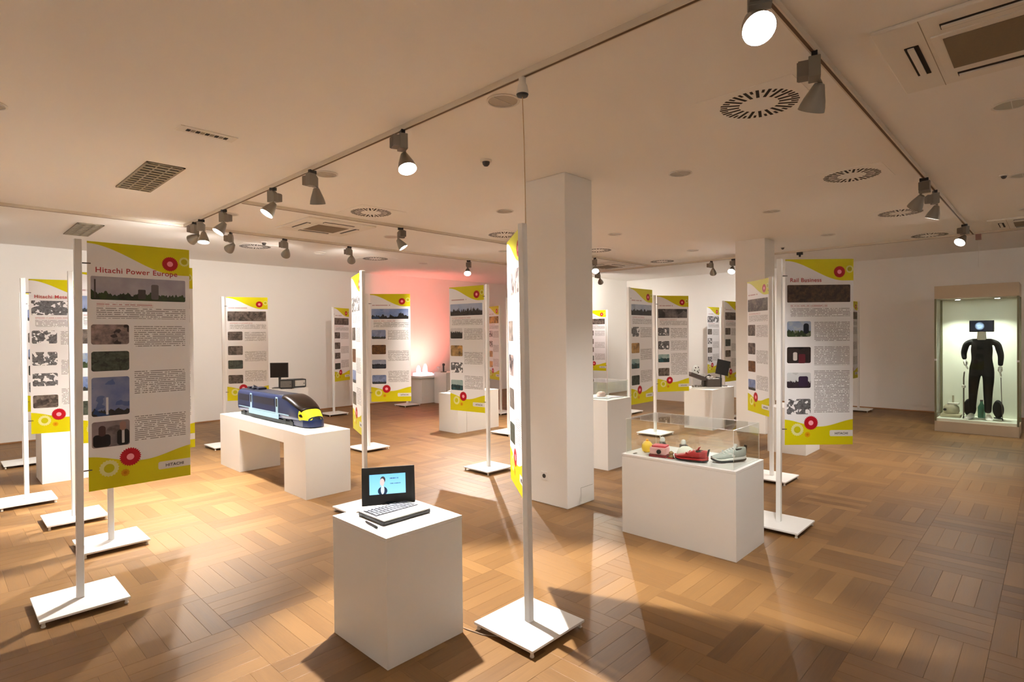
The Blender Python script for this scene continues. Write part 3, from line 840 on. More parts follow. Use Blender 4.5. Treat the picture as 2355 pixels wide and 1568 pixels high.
stand(.837, 9.544, 340, 'far left banner stand of which only the base plate shows', BM(8, P_BLUE, [P_DARK, P_BLUE, P_MACH, P_BW]))
stand(2.999, 8.77, 335, 'banner stand behind the tail of the model train', BM(9, P_DARK, [P_DARK, P_DARK, P_MACH, P_DARK]))
stand(5.749, 10.639, 28, 'narrow looking banner stand far back near the left wall behind the train nose', BM(10, P_DARK, [P_DARK, P_DARK, P_DARK, P_MACH]))
stand(2.771, 4.574, 69, 'bright banner stand behind the laptop, its banner seen at a steep slant', BM(11, P_BW, [P_DARK, P_BROWN, P_BLUE, P_DARK]))
stand(4.317, 7.013, 318, 'banner stand with a blue header picture in front of the pink wall', BM(12, ph(.3, 1.6, 8, lin(50, 100, 170), lin(40, 40, 44), lin(40, 90, 150), .3), [P_BLUE, P_BROWN, ph(.5, .3, 20, lin(100, 120, 160), lin(60, 70, 90), K, .2), P_BLUE]))
stand(7.589, 10.671, 75, 'far banner stand hidden behind the blue picture banner, its base showing', BM(13, P_DARK, [P_DARK, P_BROWN, P_BLUE, P_DARK]))
stand(8.083, 8.14, 69, 'far banner stand just right of the skyline banner pole', BM(14, P_ORANGE, [P_BW, P_BW, P_ORANGE, P_ORANGE]))
stand(6.517, 6.387, 314, 'banner stand beyond the nearest pole, its lit base plate showing', BM(15, P_DARK, [P_DARK, P_BLUE, P_DARK, P_DARK]))
stand(11.802, 8.076, 96, 'far banner stand at the right side of the big pillar', BM(16, P_DARK, [P_DARK, P_DARK, P_DARK, P_MACH]))
stand(6.302, 3.983, 0.6, 'banner stand behind the tall plinth with an orange picture', BM(17, ph(.45, .8, 14, lin(130, 150, 180), lin(60, 56, 54), K, .2), [P_BW, P_ORANGE, P_TEAL, P_MACH]))
stand(7.972, 4.567, 328.6, 'banner stand seen through the acrylic cover, with a dark round header picture', BM(18, ph(1.2, .1, 10, lin(140, 130, 130), lin(150, 140, 140), K, .8), [P_BW, P_BW, P_TEAL, P_DARK], V4, True, 2.0))
stand(9.826, 6.235, 349, 'far banner stand whose base shows behind the tall plinth', BM(19, P_DARK, [P_DARK, P_BLUE, P_DARK, P_DARK]))
stand(13.02, 5.72, 176, 'small very bright banner stand by the right wall', BM(20, P_BW, [P_DARK, P_BW, P_DARK, P_BW]))
stand(10.388, 4.502, 355, 'far banner stand half hidden by the farther pillar', BM(21, P_DARK, [P_DARK, P_MACH, P_DARK, P_DARK]))
stand(6.361, 2.23, 44.1, 'slanted banner stand in front of the farther pillar', BM(22, P_DARK, [P_DARK, P_DARK, P_BROWN, P_BLUE]))
stand(13.0, 2.87, 178, 'shaded banner stand in front of the right wall', BM(23, P_DARK, [P_DARK, P_DARK, P_DARK, P_DARK]))

# ------------------------------------------------------------------ laptop with swivelling screen
M_silver = simple('silver_plastic', (0.62, 0.62, 0.62), .4, var=.03)
M_keys = simple('key_grey', lin(120, 124, 132), .5, var=.15, scale=40)
def screen_mat():
    m, nt, bs = new_mat('laptop_picture')
    b = NB(nt)
    uvn = nt.nodes.new('ShaderNodeUVMap'); u, v, _ = b.sep(uvn.outputs[0])
    col = b.mix(v, lin(150, 215, 250), lin(120, 195, 245))
    def ell(cu, cv, ru, rv):
        du = b.m('DIVIDE', b.m('SUBTRACT', u, cu), ru); dv = b.m('DIVIDE', b.m('SUBTRACT', v, cv), rv)
        return b.m('LESS_THAN', b.m('ADD', b.m('MULTIPLY', du, du), b.m('MULTIPLY', dv, dv)), 1.0)
    def box(u0, u1, v0, v1):
        return b.m('MULTIPLY', b.m('MULTIPLY', b.m('GREATER_THAN', u, u0), b.m('LESS_THAN', u, u1)), b.m('MULTIPLY', b.m('GREATER_THAN', v, v0), b.m('LESS_THAN', v, v1)))
    col = b.mix(ell(.36, .16, .13, .22), col, lin(20, 45, 70))
    col = b.mix(ell(.36, .22, .05, .22), col, lin(205, 220, 230))
    col = b.mix(ell(.37, .72, .07, .17), col, lin(60, 55, 60))
    col = b.mix(ell(.35, .60, .062, .19), col, lin(215, 195, 190))
    for (u0, u1, v0, v1) in ((.56, .80, .74, .80), (.56, .86, .49, .53)):
        wn = b.noise(b.xyz(b.m('MULTIPLY', u, 60.0), 0.0, v0 * 9), 1.0, 1.0)
        col = b.mix(b.m('MULTIPLY', box(u0, u1, v0, v1), b.m('GREATER_THAN', wn, .42)), col, lin(70, 110, 150))
    bs.inputs['Base Color'].default_value = (0.02, 0.02, 0.02, 1)
    b.lk(col, bs.inputs['Emission Color']); bs.inputs['Emission Strength'].default_value = 0.62
    bs.inputs['Roughness'].default_value = .2
    return m
def uv_quad(name, corners, mat, parent):
    me = bpy.data.meshes.new(name); me.from_pydata([tuple(c) for c in corners], [], [(0, 1, 2, 3)])
    l = me.uv_layers.new(name='UVMap')
    for i, uv in enumerate(((0, 0), (1, 0), (1, 1), (0, 1))): l.data[i].uv = uv
    me.materials.append(mat)
    o = bpy.data.objects.new(name, me); C.objects.link(o); o.parent = parent
    return o
o = empty('laptop', (1.742, 2.578, HP))
bs_ = MB().box(-.148, .148, -.122, .122, .002, .020).build('base', M_black, o, bevel=.003)
MB().box(-.147, .147, -.121, .121, .020, .027).build('palm_rest', simple('palm_rest_white', (.85, .86, .87), .35, var=.02), o, bevel=.002)
kb = MB().box(-.135, .135, -.030, .098, .0268, .0285).build('keyboard_bed', M_darkgrey, o)
key_me = MB().box(-.0088, .0088, -.0098, .0098, .0285, .0315).mesh('key_mesh', M_keys)
for r_ in range(5):
    for c_ in range(12):
        share('key', key_me, kb, (-.124 + c_ * .0222 + (r_ % 2) * .004, -.018 + r_ * .0245, 0))
for sx in (-.13, .13):
    for sy in (-.105, .105):
        MB().lathe([(.008, 0), (.008, .0025)], 10, Matrix.Translation((sx, sy, 0))).build('rubber_foot', M_foot, o)
SR = Matrix.Translation((.048, .128, .014)) @ Matrix.Rotation(R(-31), 4, 'Z') @ Matrix.Rotation(R(-10), 4, 'X')
MB().lathe([(.022, -.006), (.022, .006)], 18, Matrix.Translation((.046, .112, .028))).build('swivel_hinge', M_black, o)
lid = MB().box(-.147, .147, -.006, .006, .004, .212, M=SR).build('screen', M_black, o, bevel=.003)
uv_quad('picture', [SR @ Vector(p) for p in ((-.105, -.0066, .062), (.095, -.0066, .062), (.095, -.0066, .172), (-.105, -.0066, .172))], screen_mat(), lid)
tag(o, 'open laptop with swivelled screen showing a blue page on the foreground plinth', 'laptop')
o = empty('stylus_pen', (1.558, 2.513, HP))
MB().tube([(.006, .062, .006), (-.002, -.03, .006), (-.005, -.055, .006), (-.006, -.064, .006)], [.0045, .0052, .006, .003], 10).build('barrel', M_black, o, smooth=True)
MB().tube([(.006, .066, .006), (.0055, .060, .006)], [.003, .0046], 10).build('cap', M_darkgrey, o, smooth=True)
tag(o, 'black pen lying on the plinth beside the laptop', 'pen')
o = MB().tube([(1.985, 2.45, .004), (2.01, 2.30, .004), (2.03, 2.20, .004), (2.075, 2.12, .004), (2.16, 2.06, .004)], .0028, 6).build('floor_cable', simple('cable_grey', lin(150, 130, 110), .6), smooth=True)
tag(o, 'thin grey cable on the floor from the laptop plinth to the nearest base', 'cable')

# ------------------------------------------------------------------ model train
M_tblue = simple('train_blue', lin(15, 34, 78), .28, var=.12, scale=3, spec=.4, coat=.2)
M_troof = simple('train_roof', lin(24, 26, 44), .4, var=.1)
M_tsilver = simple('train_silver_blue', lin(160, 195, 215), .3, var=.12, scale=8)
M_tyellow = simple('train_yellow', lin(240, 236, 40), .3, var=.03)
M_twind = simple('train_windscreen', (0.014, 0.008, 0.005), .26, var=.2, spec=.2)
M_tdark = simple('train_underframe', lin(26, 34, 36), .6, var=.2)
tr = empty('model_train', (2.835, 5.60, BHt))
TL, TWd = 1.80, .142
def tprof(t):
    s_ = max(0, (t - .70) / .30)
    a = TWd * (1 - .42 * max(0, (t - .78) / .22) ** 2.2)
    z1 = .318 - .20 * s_ ** 1.7
    z0 = .045 + .0 * s_
    n = 5.0 - 2.4 * min(1, s_ * 1.3)
    return a, z0, z1, n
def tsurf(t, th, off=0.0):
    a, z0, z1, n = tprof(t)
    a += off; z1 += off; z0 -= off
    ct, st = math.cos(th), math.sin(th)
    x = a * math.copysign(abs(ct) ** (2 / n), ct); z = (z0 + z1) / 2 + (z1 - z0) / 2 * math.copysign(abs(st) ** (2 / n), st)
    round_ = 0
    if t > .9:
        q = (t - .9) / .1
        round_ = -.10 * q * (abs(x) / TWd) ** 2
    return Vector((x, (1 - t) * TL - round_ , z))
rings = []
for t in [0, .2, .4, .6, .68, .72, .76, .80, .84, .88, .91, .94, .965, .985, 1.0]:
    rings.append([tsurf(t, 2 * PI * k / 40) for k in range(40)])
rings.append([Vector((p.x * .55, p.y - .012, .11 + (p.z - .11) * .5)) for p in rings[-1]])
MB().loft(rings).build('body', M_tblue, tr, smooth=True)
def patch(name, t0, t1, th0, th1, off, mat, nt_=10, nth=16):
    m = MB(); vs = []
    for i in range(nt_ + 1):
        for k in range(nth + 1):
            vs.append(tsurf(t0 + (t1 - t0) * i / nt_, th0 + (th1 - th0) * k / nth, off))
    fs = [(i * (nth + 1) + k, i * (nth + 1) + k + 1, (i + 1) * (nth + 1) + k + 1, (i + 1) * (nth + 1) + k) for i in range(nt_) for k in range(nth)]
    m.add(vs, fs)
    p = m.build(name, mat, tr, smooth=True)
    sd = p.modifiers.new('thickness', 'SOLIDIFY'); sd.thickness = .003; sd.offset = -1
    return p
patch('roof', 0.0, .70, R(62), R(118), .002, M_troof)
patch('windscreen', .70, .935, R(30), R(150), .006, M_twind)
nose = MB()
vs = []; rg2 = []
for t in (.91, .93, .95, .968, .985, 1.0):
    rg2.append([tsurf(t, R(-28) + R(236) * k / 24, .004) for k in range(25)])
last = [Vector((p.x * .5, p.y - .016, .135 + (p.z - .135) * .45)) for p in rg2[-1]]
rg2.append(last); rg2.append([Vector((p.x * .1, p.y - .004, .135 + (p.z - .135) * .1)) for p in last])
n_ = 25
nose.add([p for r_ in rg2 for p in r_], [(i * n_ + k, i * n_ + k + 1, (i + 1) * n_ + k + 1, (i + 1) * n_ + k) for i in range(len(rg2) - 1) for k in range(n_ - 1)])
np_ = nose.build('nose_cone', M_tyellow, tr, smooth=True)
for sx in (-1, 1):
    c = tsurf(.945, R(8) if sx > 0 else R(172), .005)
    MB().lathe([(.001, -.004), (.020, -.002), (.022, .002), (.001, .006)], 14, Matrix.Translation(c) @ Matrix.Rotation(sx * R(58), 4, 'Y') @ Matrix.Rotation(R(38), 4, 'X') @ Matrix.Diagonal((.7, 1.3, 1, 1))).build('headlight', M_twind, tr, smooth=True)
for sx in (-1, 1):
    x = sx * TWd
    def side(name, t0, t1, z0, z1, mat, th=.003, parent=tr):
        y0, y1 = (1 - t1) * TL, (1 - t0) * TL
        return MB().box(min(x, x + sx * th), max(x, x + sx * th), y0, y1, z0, z1).build(name, mat, parent, bevel=.001)
    side('skirt_panel', .20, .66, .050, .105, M_tsilver, .006)
    side('waist_stripe', .02, .80, .108, .118, M_tsilver, .003)
    for (t0, t1) in ((.220, .250), (.620, .650)):
        d = side('door', t0, t1, .070, .292, M_tsilver, .004)
        x_ = x + sx * .004
        MB().box(min(x_, x_ + sx * .0015), max(x_, x_ + sx * .0015), (1 - t1) * TL + .012, (1 - t0) * TL - .012, .185, .275).build('door_window', M_twind, d)
    for (t0, t1) in ((.03, .195), (.275, .595)):
        side('window_band', t0, t1, .190, .268, M_troof, .002)
for (t0, t1) in ((.05, .19), (.68, .84)):
    b4 = MB().box(-.115, .115, (1 - t1) * TL, (1 - t0) * TL, .012, .06)
    bg = b4.build('bogie', M_tdark, tr, bevel=.004)
    for q in (.25, .75):
        yy = (1 - (t0 + (t1 - t0) * q)) * TL
        for sx in (-1, 1):
            MB().lathe([(.034, -.008), (.034, .008)], 18, Matrix.Translation((sx * .118, yy, .036)) @ Matrix.Rotation(R(90), 4, 'Y')).build('wheel', M_tdark, bg)
MB().box(-.125, .125, .30, TL - .05, .002, .046).build('underframe', M_tdark, tr, bevel=.003)
MB().prism([(-.118, .34), (-.112, .10), (-.085, .02), (-.04, -.012), (.04, -.012), (.085, .02), (.112, .10), (.118, .34)], .006, .085).build('front_spoiler', M_tblue, tr, bevel=.012)
for y_, w_ in ((1.70, .05), (1.52, .07), (1.42, .05)):
    MB().box(-w_, w_, y_ - .035, y_ + .035, .316, .345).build('roof_unit', M_troof, tr, bevel=.006)
MB().tube([(-.05, 1.60, .322), (0, 1.66, .36), (.05, 1.60, .322)], .006, 6).build('pantograph', M_troof, tr)
tag(tr, 'dark blue model train with a yellow nose on the long bench plinth', 'model train')

# ------------------------------------------------------------------ screen and devices behind the train
o = empty('flat_monitor', (4.62, 10.60, HP), R(-40))
MB().box(-.12, .12, -.08, .08, 0, .012).build('foot_plate', M_darkgrey, o, bevel=.003)
MB().box(-.02, .02, .0, .03, .012, .26).build('neck', M_darkgrey, o)
MB().box(-.165, .165, -.025, 0, .20, .48).build('screen', M_black, o, bevel=.004)
MB().box(-.155, .155, -.0265, -.0245, .21, .47).build('screen_glass', M_twind, o)
tag(o, 'black switched-off screen standing behind the model train', 'monitor')
def device(x, y, rz, w_, d_, h_, label, face):
    o = empty('grey_device', (x, y, HP), rz)
    MB().box(-w_ / 2, w_ / 2, -d_ / 2, d_ / 2, .008, h_).build('housing', M_black, o, bevel=.006)
    MB().box(-w_ / 2 + .02, w_ / 2 - .02, -d_ / 2 - .003, -d_ / 2 + .002, .03, h_ - .02).build('front_panel', face, o)
    for k in range(4):
        MB().lathe([(.012, 0), (.012, .009)], 10, Matrix.Translation(((-1 if k % 2 else 1) * (w_ / 2 - .03), (-1 if k > 1 else 1) * (d_ / 2 - .03), 0))).build('foot', M_foot, o)
    MB().lathe([(.01, 0), (.01, .008)], 12, Matrix.Translation((w_ / 2 - .04, -d_ / 2 - .002, h_ * .5)) @ Matrix.Rotation(R(90), 4, 'X')).build('knob', M_darkgrey, o)
    tag(o, label, 'device', 'devices behind the train')
device(4.66, 10.36, R(-40), .24, .16, .17, 'dark grey box device below the switched-off screen', simple('panel_grey', lin(110, 106, 100), .5, var=.2, scale=30))
device(4.90, 10.50, R(-10), .30, .24, .16, 'black box device with a pale panel right of the switched-off screen', simple('panel_pale', lin(190, 186, 178), .5, var=.1, scale=30))

# ------------------------------------------------------------------ acrylic covers
def cover(x0, x1, y0, y1, z0, z1, label, t=.004):
    o = empty('acrylic_cover', ((x0 + x1) / 2, (y0 + y1) / 2, z0))
    hx, hy, h = (x1 - x0) / 2, (y1 - y0) / 2, z1 - z0
    for b6 in ((-hx, hx, -hy, -hy + t, 0, h - t), (-hx, hx, hy - t, hy, 0, h - t), (-hx, -hx + t, -hy + t, hy - t, 0, h - t), (hx - t, hx, -hy + t, hy - t, 0, h - t)):
        MB().box(*b6).build('side_pane', M_glass, o)
    MB().box(-hx, hx, -hy, hy, h - t, h).build('top_pane', M_glass, o)
    ed = simple('acrylic_edge', lin(225, 225, 218), .2) if 'acrylic_edge' not in bpy.data.materials else bpy.data.materials['acrylic_edge']
    for sx in (-1, 1):
        for sy in (-1, 1):
            MB().box(sx * (hx - .001) - .0012, sx * (hx - .001) + .0012, sy * (hy - .001) - .0012, sy * (hy - .001) + .0012, 0, h).build('edge', ed, o)
    for sx in (-1, 1):
        MB().box(sx * (hx - .001) - .0012, sx * (hx - .001) + .0012, -hy, hy, h - .0015, h + .0006).build('edge', ed, o)
        MB().box(-hx, hx, sx * (hy - .001) - .0012, sx * (hy - .001) + .0012, h - .0015, h + .0006).build('edge', ed, o)
    tag(o, label, 'display cover', 'clear acrylic covers')
cover(3.905, 4.375, 1.625, 2.500, HP, .915, 'clear acrylic cover over the sneakers')
cover(5.515, 5.975, 3.79, 4.255, .82, 1.03, 'clear acrylic cover on the tall plinth by the big pillar')

# ------------------------------------------------------------------ sneakers
def sneaker(loc, rz, up, trim, sole, lace, label, L=.29, zs=1.0):
    o = empty('sneaker', loc, rz); o.scale = (1, 1, zs)
    def outline(t, w):      # t 0 heel .. 1 toe
        return w * (.78 + .30 * math.sin(min(1, t * 1.25) * PI * .62)) * (1 - max(0, (t - .82) / .18) ** 2.4 * .75) * (1 - max(0, (.10 - t) / .10) ** 2 * .45)
    def ring(t, z0, z1, w, n=20, inn=0.0):
        rg = []; hw = outline(t, w)
        for k in range(n):
            a = 2 * PI * k / n; c_, s2 = math.cos(a), math.sin(a)
            rg.append(Vector((hw * math.copysign(abs(c_) ** .6, c_), (t - .5) * L, (z0 + z1) / 2 + (z1 - z0) / 2 * math.copysign(abs(s2) ** .6, s2))))
        return rg
    ts = [0, .02, .06, .12, .2, .3, .4, .5, .6, .7, .8, .88, .94, .98, 1.0]
    def zsole(t): return .004 + .018 * max(0, (t - .8) / .2) ** 2 + .006 * max(0, (.1 - t) / .1)
    MB().loft([ring(t, zsole(t), zsole(t) + .010, .047) for t in ts]).build('outsole', sole, o, smooth=True)
    MB().loft([ring(t, zsole(t) + .009, zsole(t) + .030 - .008 * t, .046) for t in ts]).build('midsole', trim, o, smooth=True)
    def ztop(t):
        if t < .12: return .090
        if t < .30: return .090 - .016 * (t - .12) / .18
        if t < .38: return .074 + .012 * (t - .30) / .08
        if t < .72: return .086 - .036 * (t - .38) / .34
        return .050 - .018 * ((t - .72) / .28) ** 1.6
    MB().loft([ring(t, zsole(t) + .022, ztop(t), .041) for t in ts]).build('upper', up, o, smooth=True)
    MB().loft([[Vector((.026 * math.cos(2 * PI * k / 16) * q, (.20 - .5) * L + .045 * math.sin(2 * PI * k / 16) * q, z)) for k in range(16)] for q, z in ((1.08, .072), (1.12, .082), (.95, .086), (.85, .076))]).build('collar', M_black, o, smooth=True)
    tg = MB().box(-.018, .018, -.004, .004, 0, .06, M=Matrix.Translation((0, -.036, .060)) @ Matrix.Rotation(R(30), 4, 'X')).build('tongue', trim, o, bevel=.003)
    for k in range(5):
        t = .36 + k * .075
        y = (t - .5) * L
        MB().tube([(-.026, y - .004, ztop(t) - .006), (0, y, ztop(t) + .005), (.026, y + .004, ztop(t) - .006)], .0042, 6).build('lace', lace, o, smooth=True)
    MB().box(-.016, .016, -.004, .004, .0, .055, M=Matrix.Translation((0, -.5 * L + .002, .048)) @ Matrix.Rotation(R(12), 4, 'X')).build('heel_tab', M_black, o, bevel=.003)
    for sx in (-1, 1):
        MB().box(-.002, .002, -.03, .03, -.007, .007, M=Matrix.Translation((sx * .041, .0, .052)) @ Matrix.Rotation(R(25), 4, 'X')).build('side_stripe', trim, o)
    tag(o, label, 'sneaker')
M_shoegrey = simple('shoe_grey_mesh', lin(176, 184, 178), .7, var=.15, scale=60)
M_shoewhite = simple('shoe_white', lin(225, 226, 222), .5)
M_shoered = simple('shoe_red', lin(176, 26, 34), .5, var=.15, scale=30)
M_shoedark = simple('shoe_sole_dark', lin(24, 34, 34), .7)
M_shoepink = simple('lace_pink', lin(240, 150, 150), .6)
sneaker((4.15, 1.768, HP), R(57), M_shoegrey, M_shoewhite, M_shoedark, M_shoewhite, 'grey and white sneaker at the end of the wide plinth', .28, 1.15)
sneaker((3.99, 1.985, HP), R(8), M_shoered, M_shoered, M_black, M_shoepink, 'red sneaker with pale laces and black sole beside the grey one', .25)
# small models at the other end
o = empty('toy_camera', (3.985, 2.245, HP), R(10))
MB().box(-.05, .05, -.065, .065, .018, .075).build('body', simple('toy_pink', lin(242, 190, 190), .5), o, bevel=.008)
MB().box(-.055, .055, -.07, .07, 0, .018).build('base', simple('toy_dark_red', lin(140, 24, 34), .5), o, bevel=.003)
MB().lathe([(.017, 0), (.017, .012), (.011, .012), (.011, .006)], 16, Matrix.Translation((-.05, -.012, .045)) @ Matrix.Rotation(R(-90), 4, 'Y')).build('lens', M_black, o, smooth=True)
MB().box(-.045, .045, -.06, .05, .075, .090).build('lid', simple('toy_red', lin(222, 80, 96), .5), o, bevel=.004)
tag(o, 'pink and red toy box with a black lens on the wide plinth', 'toy')
o = empty('yellow_toy', (4.06, 2.40, HP))
MB().lathe([(.022, 0), (.038, .008), (.046, .035), (.042, .062), (.028, .082), (.012, .09)], 20).build('body', simple('toy_yellow', lin(246, 206, 70), .5), o, smooth=True)
MB().lathe([(.010, .09), (.012, .10), (.004, .106)], 12).build('cap', simple('toy_orange', lin(240, 170, 40), .5), o, smooth=True)
tag(o, 'small round yellow figure on the wide plinth', 'toy')
o = empty('baseball_cap', (4.11, 2.09, HP), R(30))
MB().lathe([(.070, 0), (.068, .03), (.055, .058), (.03, .075), (.003, .08)], 24).build('crown', simple('cap_white', lin(232, 236, 222), .6), o, smooth=True)
MB().prism([(-.05, -.05), (.05, -.05), (.042, -.11), (0, -.13), (-.042, -.11)], .002, .010).build('peak', simple('cap_green', lin(206, 216, 160), .6), o, bevel=.002)
tag(o, 'white rounded cap behind the red sneaker', 'cap')
o = empty('brown_trinket', (3.975, 2.14, HP))
MB().lathe([(.018, 0), (.022, .012), (.014, .03), (.02, .042), (.006, .055)], 14).build('figure', simple('trinket_brown', lin(160, 130, 90), .6, var=.2), o, smooth=True)
MB().box(-.022, .022, -.022, .022, 0, .005).build('foot_plate', M_shoered, o)
tag(o, 'tiny brown figure between the toy box and the white cap', 'figurine')
def gadget(x, y, rz, label):
    o = empty('small_robot', (x, y, HP), rz)
    MB().box(-.028, .028, -.022, .022, .02, .055).build('body', M_rib, o, bevel=.005)
    MB().lathe([(.018, .055), (.022, .07), (.016, .088), (.003, .094)], 14).build('head', M_shoewhite, o, smooth=True)
    for sx in (-1, 1):
        MB().tube([(sx * .028, 0, .05), (sx * .048, -.012, .04), (sx * .05, -.03, .028)], .008, 8).build('arm', M_darkgrey, o, smooth=True)
        MB().box(sx * .016 - .009, sx * .016 + .009, -.026, .02, 0, .022).build('foot', M_darkgrey, o, bevel=.003)
    tag(o, label, 'toy robot', 'small grey robots under the cover')
gadget(4.29, 2.39, R(40), 'small grey robot at the back corner of the acrylic cover')
gadget(4.29, 2.20, R(60), 'small grey robot with a white head behind the white cap')
o = MB().box(-.02, .02, -.008, .008, 0, .005).build('price_tag', M_rib, loc=(3.94, 2.44, HP), bevel=.001)
tag(o, 'small grey tag at the left corner of the wide plinth', 'tag')

# ------------------------------------------------------------------ things on the tall plinth
def booklet(x, y, rz, w_, l_, col, label, z=.82):
    o = empty('booklet', (x, y, z), rz)
    MB().box(-w_ / 2, w_ / 2, -l_ / 2, l_ / 2, 0, .006).build('pages', M_shoewhite, o)
    MB().box(-w_ / 2, w_ / 2, -l_ / 2, l_ / 2, .006, .0075).build('cover', col, o)
    tag(o, label, 'booklet', 'booklets on the tall plinth')
booklet(5.67, 3.96, R(20), .15, .20, simple('book_slate', lin(110, 120, 140), .5, var=.3, scale=30), 'slate coloured booklet on the tall plinth')
booklet(5.85, 3.90, R(70), .12, .17, simple('book_mauve', lin(150, 140, 165), .5, var=.3, scale=30), 'mauve booklet on the tall plinth')
o = empty('pink_case', (5.83, 4.09, .82), R(20))
MB().lathe([(.06, 0), (.075, .012), (.072, .035), (.05, .055), (.004, .062)], 22, Matrix.Diagonal((1, .8, 1, 1))).build('shell', simple('case_pink', lin(250, 226, 220), .4), o, smooth=True)
MB().box(-.02, .02, -.062, -.056, .015, .028).build('clasp', M_silver, o)
tag(o, 'pale pink rounded case under the cover of the tall plinth', 'case')

# ------------------------------------------------------------------ small things on far plinths
o = empty('black_phone', (6.03, 7.10, HP), R(40))
MB().box(-.05, .05, -.03, .03, 0, .016).build('body', M_black, o, bevel=.003)
MB().box(-.038, .038, -.022, .022, .016, .0175).build('display', M_twind, o)
tag(o, 'flat black handset on the slim plinth edge', 'phone')
plinth(8.35, 8.80, 10.2, 10.65, .73, 'white plinth between the pink lit plinth and the skyline banner')
o = empty('small_device', (8.45, 10.42, .73))
MB().box(-.05, .05, -.05, .05, 0, .02).build('base', M_lampgrey, o, bevel=.003)
MB().box(-.018, .018, -.012, .012, .02, .19).build('column', M_darkgrey, o, bevel=.003)
MB().lathe([(.03, 0), (.03, .03)], 14, Matrix.Translation((0, .01, .18)) @ Matrix.Rotation(R(90), 4, 'X')).build('head', M_darkgrey, o)
tag(o, 'small dark upright device beside the pink glow', 'device')

# pink lit display by the left wall
o = empty('light_display', (8.29, 10.97, .60))
MB().box(-.33, .33, -.31, .31, 0, .045).build('table_top', M_plinth, o, bevel=.003)
M_glow = emit('glow_white', (1.0, .86, .96), 1.3)
M_glowv = emit('glow_violet', (.62, .55, 1.0), 1.2)
MB().box(-.22, .14, -.16, .14, .045, .11).build('light_box', M_glow, o, bevel=.01)
for k, (x, y, h_) in enumerate(((-.14, .02, .17), (-.02, -.06, .13), (.08, .05, .20))):
    MB().lathe([(.055, .11), (.05, .11 + h_ * .6), (.02, .11 + h_), (.004, .115 + h_)], 16, Matrix.Translation((x, y, 0))).build('glowing_cone', M_glowv if k != 1 else M_glow, o, smooth=True)
MB().box(.17, .30, -.17, -.04, .045, .085).build('control_box', M_silver, o, bevel=.004)
ld = bpy.data.lights.new('pink_led', 'SPOT'); ld.energy = 85; ld.color = (1.0, .20, .16); ld.shadow_soft_size = .05; ld.spot_size = R(150); ld.spot_blend = 1.0
lo = bpy.data.objects.new('pink_led', ld); C.objects.link(lo); lo.parent = o; lo.location = (.24, -.26, .30); lo.rotation_euler = (R(135), 0, R(4))
MB().tube([(.24, -.28, .045), (.24, -.28, .22)], .008, 8).build('lamp_stem', M_silver, o)
MB().lathe([(.02, .21), (.04, .23), (.045, .25)], 16, Matrix.Translation((.24, -.27, 0))).build('lamp_cup', M_silver, o, smooth=True)
tag(o, 'glowing white and violet light display in front of the pink wall', 'light display')

# machine model on the plinth before the farther pillar
o = empty('machine_model', (9.22, 4.30, .662), R(-44))
M_mach = simple('machine_dark', lin(74, 66, 60), .5, var=.15, scale=10)
MB().box(-.30, .30, -.12, .12, 0, .02).build('base', M_plinth, o, bevel=.003)
MB().box(-.02, .22, -.10, .10, .02, .16).build('body', M_mach, o, bevel=.01)
MB().box(.20, .225, -.105, .105, .02, .175).build('end_plate', M_black, o, bevel=.003)
MB().prism([(-.30, .235), (-.28, .275), (-.03, .185), (-.03, .135), (-.08, .125), (-.27, .20)], -.09, .09, 'Y').build('tilted_slab', M_mach, o, bevel=.006)
MB().tube([(-.06, 0, .02), (-.05, 0, .14)], .03, 10).build('support', M_mach, o, smooth=True)
for x in (.01, .08):
    MB().lathe([(.022, .16), (.024, .185), (.012, .20), (.003, .202)], 14, Matrix.Translation((x, -.04, 0))).build('knob', M_silver, o, smooth=True)
MB().tube([(-.02, .03, .17), (.06, .03, .215), (.13, .03, .17)], .010, 8).build('handle', M_black, o, smooth=True)
for k in range(4):
    MB().box(-.26 + k * .045, -.235 + k * .045, -.07, -.02, .02, .045 + .01 * (k % 2)).build('fitting', M_lampgrey, o, bevel=.003)
tag(o, 'dark machine model with a tilted slab on a plinth before the farther pillar', 'machine model')
o = empty('tilted_display', (9.64, 4.22, .662), R(-30))
MB().box(-.08, .08, -.06, .06, 0, .012).build('foot_plate', M_darkgrey, o, bevel=.003)
MB().tube([(0, .02, .01), (0, .02, .30)], .012, 8).build('neck', M_darkgrey, o)
MB().box(-.125, .125, -.012, .012, .0, .26, M=Matrix.Translation((0, 0, .20)) @ Matrix.Rotation(R(12), 4, 'Y')).build('screen', M_black, o, bevel=.004)
tag(o, 'black tilted screen half hidden by the farther pillar', 'monitor')
# white spotted models on the low plinth
def spotted(x, y, rz, label, sc_=1.0):
    o = empty('spotted_model', (x, y, HP), rz)
    MB().lathe([(.07 * sc_, 0), (.10 * sc_, .03 * sc_), (.115 * sc_, .12 * sc_), (.09 * sc_, .22 * sc_), (.05 * sc_, .27 * sc_), (.004, .285 * sc_)], 20).build('shell', M_shoewhite, o, smooth=True)
    for a, z in ((200, .20), (262, .21), (185, .12), (230, .09), (280, .12), (250, .04)):
        rr_ = (.112 if z < .15 else .098) * sc_
        c = Vector((rr_ * math.cos(R(a)), rr_ * math.sin(R(a)), z * sc_))
        MB().lathe([(.02 * sc_, -.012), (.02 * sc_, .006), (.012 * sc_, .009)], 10, Matrix.Translation(c) @ Matrix.Rotation(R(a), 4, 'Z') @ Matrix.Rotation(R(90), 4, 'Y')).build('spot', M_darkgrey, o)
    tag(o, label, 'model', 'white spotted models')
spotted(12.38, 6.33, R(0), 'white rounded model with black spots by the right wall')
spotted(12.55, 6.12, R(10), 'smaller white spotted model beside the bright banner', .75)

